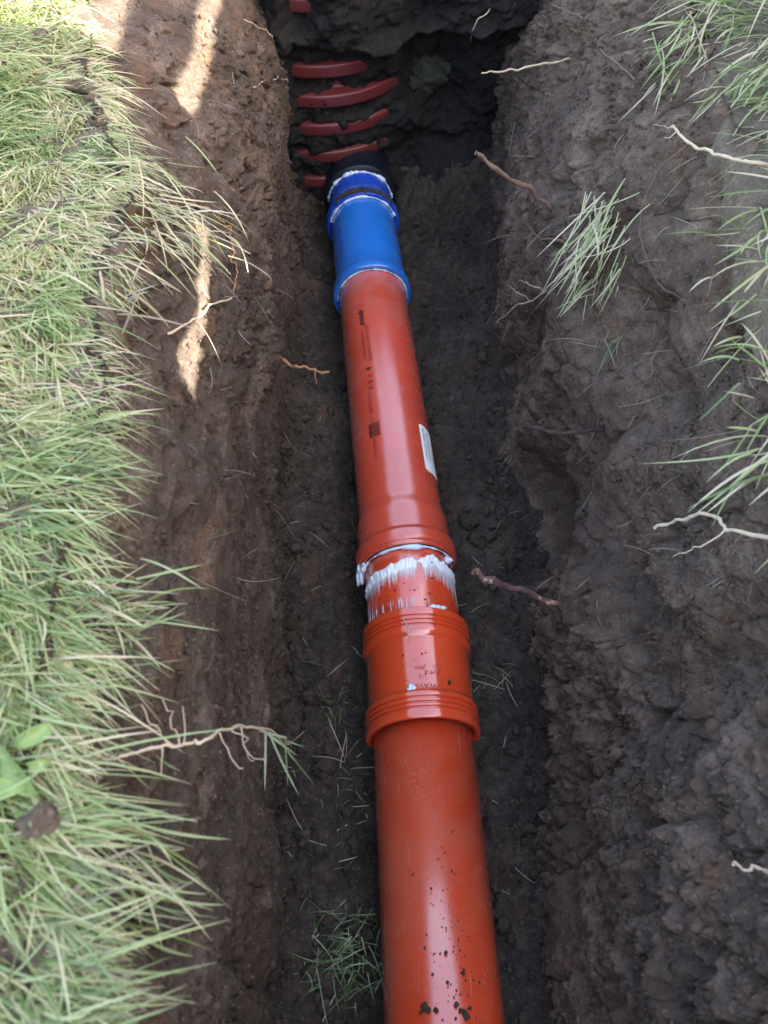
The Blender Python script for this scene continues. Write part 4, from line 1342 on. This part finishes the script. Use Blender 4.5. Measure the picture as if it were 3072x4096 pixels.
# specks and crumbs of dirt on the long pipe
C, S = [], []
for k in range(280):
    q = r.random() ** 1.9
    y = -0.02 + (0.36 if k % 9 == 0 else 0.20) * q
    th = r.normal(0.10 + 0.12 * (1 - q), 0.18 + 0.10 * (1 - q))
    s_ = 0.0003 + min(0.0017, r.gamma(1.1, 0.0004) * (1.3 - q))
    p = NEAR.pts(sn(y), R_PIPE + s_ * 0.3, th)
    C.append(p); S.append(s_)
for (px, py, s_) in ((918, 2172, 0.0028), (985, 2172, 0.0022), (1002, 2190, 0.0030), (1000, 2105, 0.0018), (962, 2060, 0.0016), (925, 2180, 0.0022), (1008, 2198, 0.0024), (994, 2184, 0.0018), (1015, 2180, 0.0016), (910, 2185, 0.0014)):
    y = y_at(py * DISP, R_PIPE)
    cx = float(at_z(px, py, Z_AX + R_PIPE).x) - axis_near(y)
    C.append(NEAR.pts(sn(y), R_PIPE + 0.001, math.asin(max(-0.9, min(0.9, cx / R_PIPE))))); S.append(s_)
tag(crumbs('dirt_specks', np.array(C), np.array(S), M['crumb'], 4, squash=0.5), 'dark dirt specks and crumbs lying on the long orange pipe', 'dirt', kind='stuff')
C, S = [], []
for k in range(26):
    y = r.uniform(yC_far, yF_mouth - 0.012)
    C.append(FAR.pts(sF(y), R_PIPE + 0.0006, r.normal(0.0, 0.35))); S.append(r.uniform(0.0005, 0.0013))
for k in range(14):
    y = r.uniform(yC_near, yC_far)
    C.append(COU.pts(sc_(y), RB_ + 0.0005, r.normal(0.1, 0.35))); S.append(r.uniform(0.0005, 0.001))
C.append(COU.pts(s_row(2728), RB_ + 0.001, 0.50)); S.append(0.0022)
tag(crumbs('dirt_specks', np.array(C), np.array(S), M['crumb'], 6, squash=0.6), 'tiny dark dirt specks on the coupling and the white grease', 'dirt', kind='stuff')

# larger clods one can tell apart
CL = [('round brown clod beside the green tuft on the floor', 778, 2020, 0.014), ('pale flat clod beside the long orange pipe', 703, 1660, 0.012), ('small lumpy clod below the pale flat clod', 715, 1690, 0.008),
      ('rounded dark clod lying against the foot of the lumpy soil', 1130, 1790, 0.013), ('pale clod half buried where floor meets lumpy soil', 1112, 1620, 0.009), ('grey clod caught in the lawn grass', 85, 1775, 0.008),
      ('brown clod near the foot of the soil side by the runner stem', 690, 1500, 0.013), ('dark clod beside the printed pipe', 1010, 1130, 0.012), ('broken clod by the belled socket', 1040, 1165, 0.014)]
for k, (lb_, px, py, s_) in enumerate(CL):
    p = hit(px, py, 0.001 if px > 100 else 0.03)
    p.z += s_ * 0.25
    tag(blob('soil_clod', p, (s_, s_ * 0.85, s_ * 0.7), M['turf' if px < 100 else 'crumb'], None, 60 + k, 4, 0.5, recenter=True), lb_, 'clod')

# thin straw thread on the coupling
pts = [Vector(COU.pts(sc_(y_at(yy, RF)), RF + 0.0012, th)) for yy, th in ((2470, -0.27), (2490, -0.22), (2510, -0.18), (2535, -0.17), (2555, -0.23))]
e = tube('straw_thread', pts, [0.0005] * 5, M['root_pale'], None, 5, recenter=True)
tag(e, 'curved pale straw thread lying on the grooved coupling band', 'straw')

# ------------------------------------------------------------------ unseen board fence, added to shade the trench and shape the sun streaks
FX = 0.75
fn = empty('shade_fence', (FX, 0.4, 0.0), 'fence of horizontal boards out of view, added to shade the trench and shape the sun streaks', 'fence')


def box(name, x0, x1, y0, y1, z0, z1, mat, parent):
    V = np.array([(x, y, z) for x in (x0, x1) for y in (y0, y1) for z in (z0, z1)])
    F = np.array([(0, 1, 3, 2), (4, 6, 7, 5), (0, 4, 5, 1), (2, 3, 7, 6), (0, 2, 6, 4), (1, 5, 7, 3)])
    return mesh_np(name, V, F, mat, parent, smooth=False)


YP = 0.40                        # added post parting the two sun streaks; joint heights set where each falls
for y0, y1, sl in ((-2.4, YP + 0.06, (0.412, 0.452)), (YP + 0.064, 2.6, (0.480, 0.518))):
    for z0, z1 in ((0.015, 0.15), (0.148, 0.285), (0.283, sl[0]), (sl[1], 0.585)):
        box('board', FX, FX + 0.018 + 0.003 * random.random(), y0, y1, z0, z1, M['wood'], fn)
box('board', FX, FX + 0.02, -2.4, 0.52, 0.583, 0.72, M['wood'], fn)
box('board', FX, FX + 0.021, -2.4, 0.52, 0.718, 0.86, M['wood'], fn)
box('shade_batten', FX + 0.022, FX + 0.034, -2.4, 0.155, 0.395, 0.475, M['wood'], fn)  # added to close the joint here and end the lower sun streak
for yp in (-2.3, -0.9, 0.41, 1.7):
    box('post', FX + 0.036, FX + 0.12, yp, yp + 0.10, -0.3, 0.84 if yp < 0.6 else 0.60, M['wood'], fn)
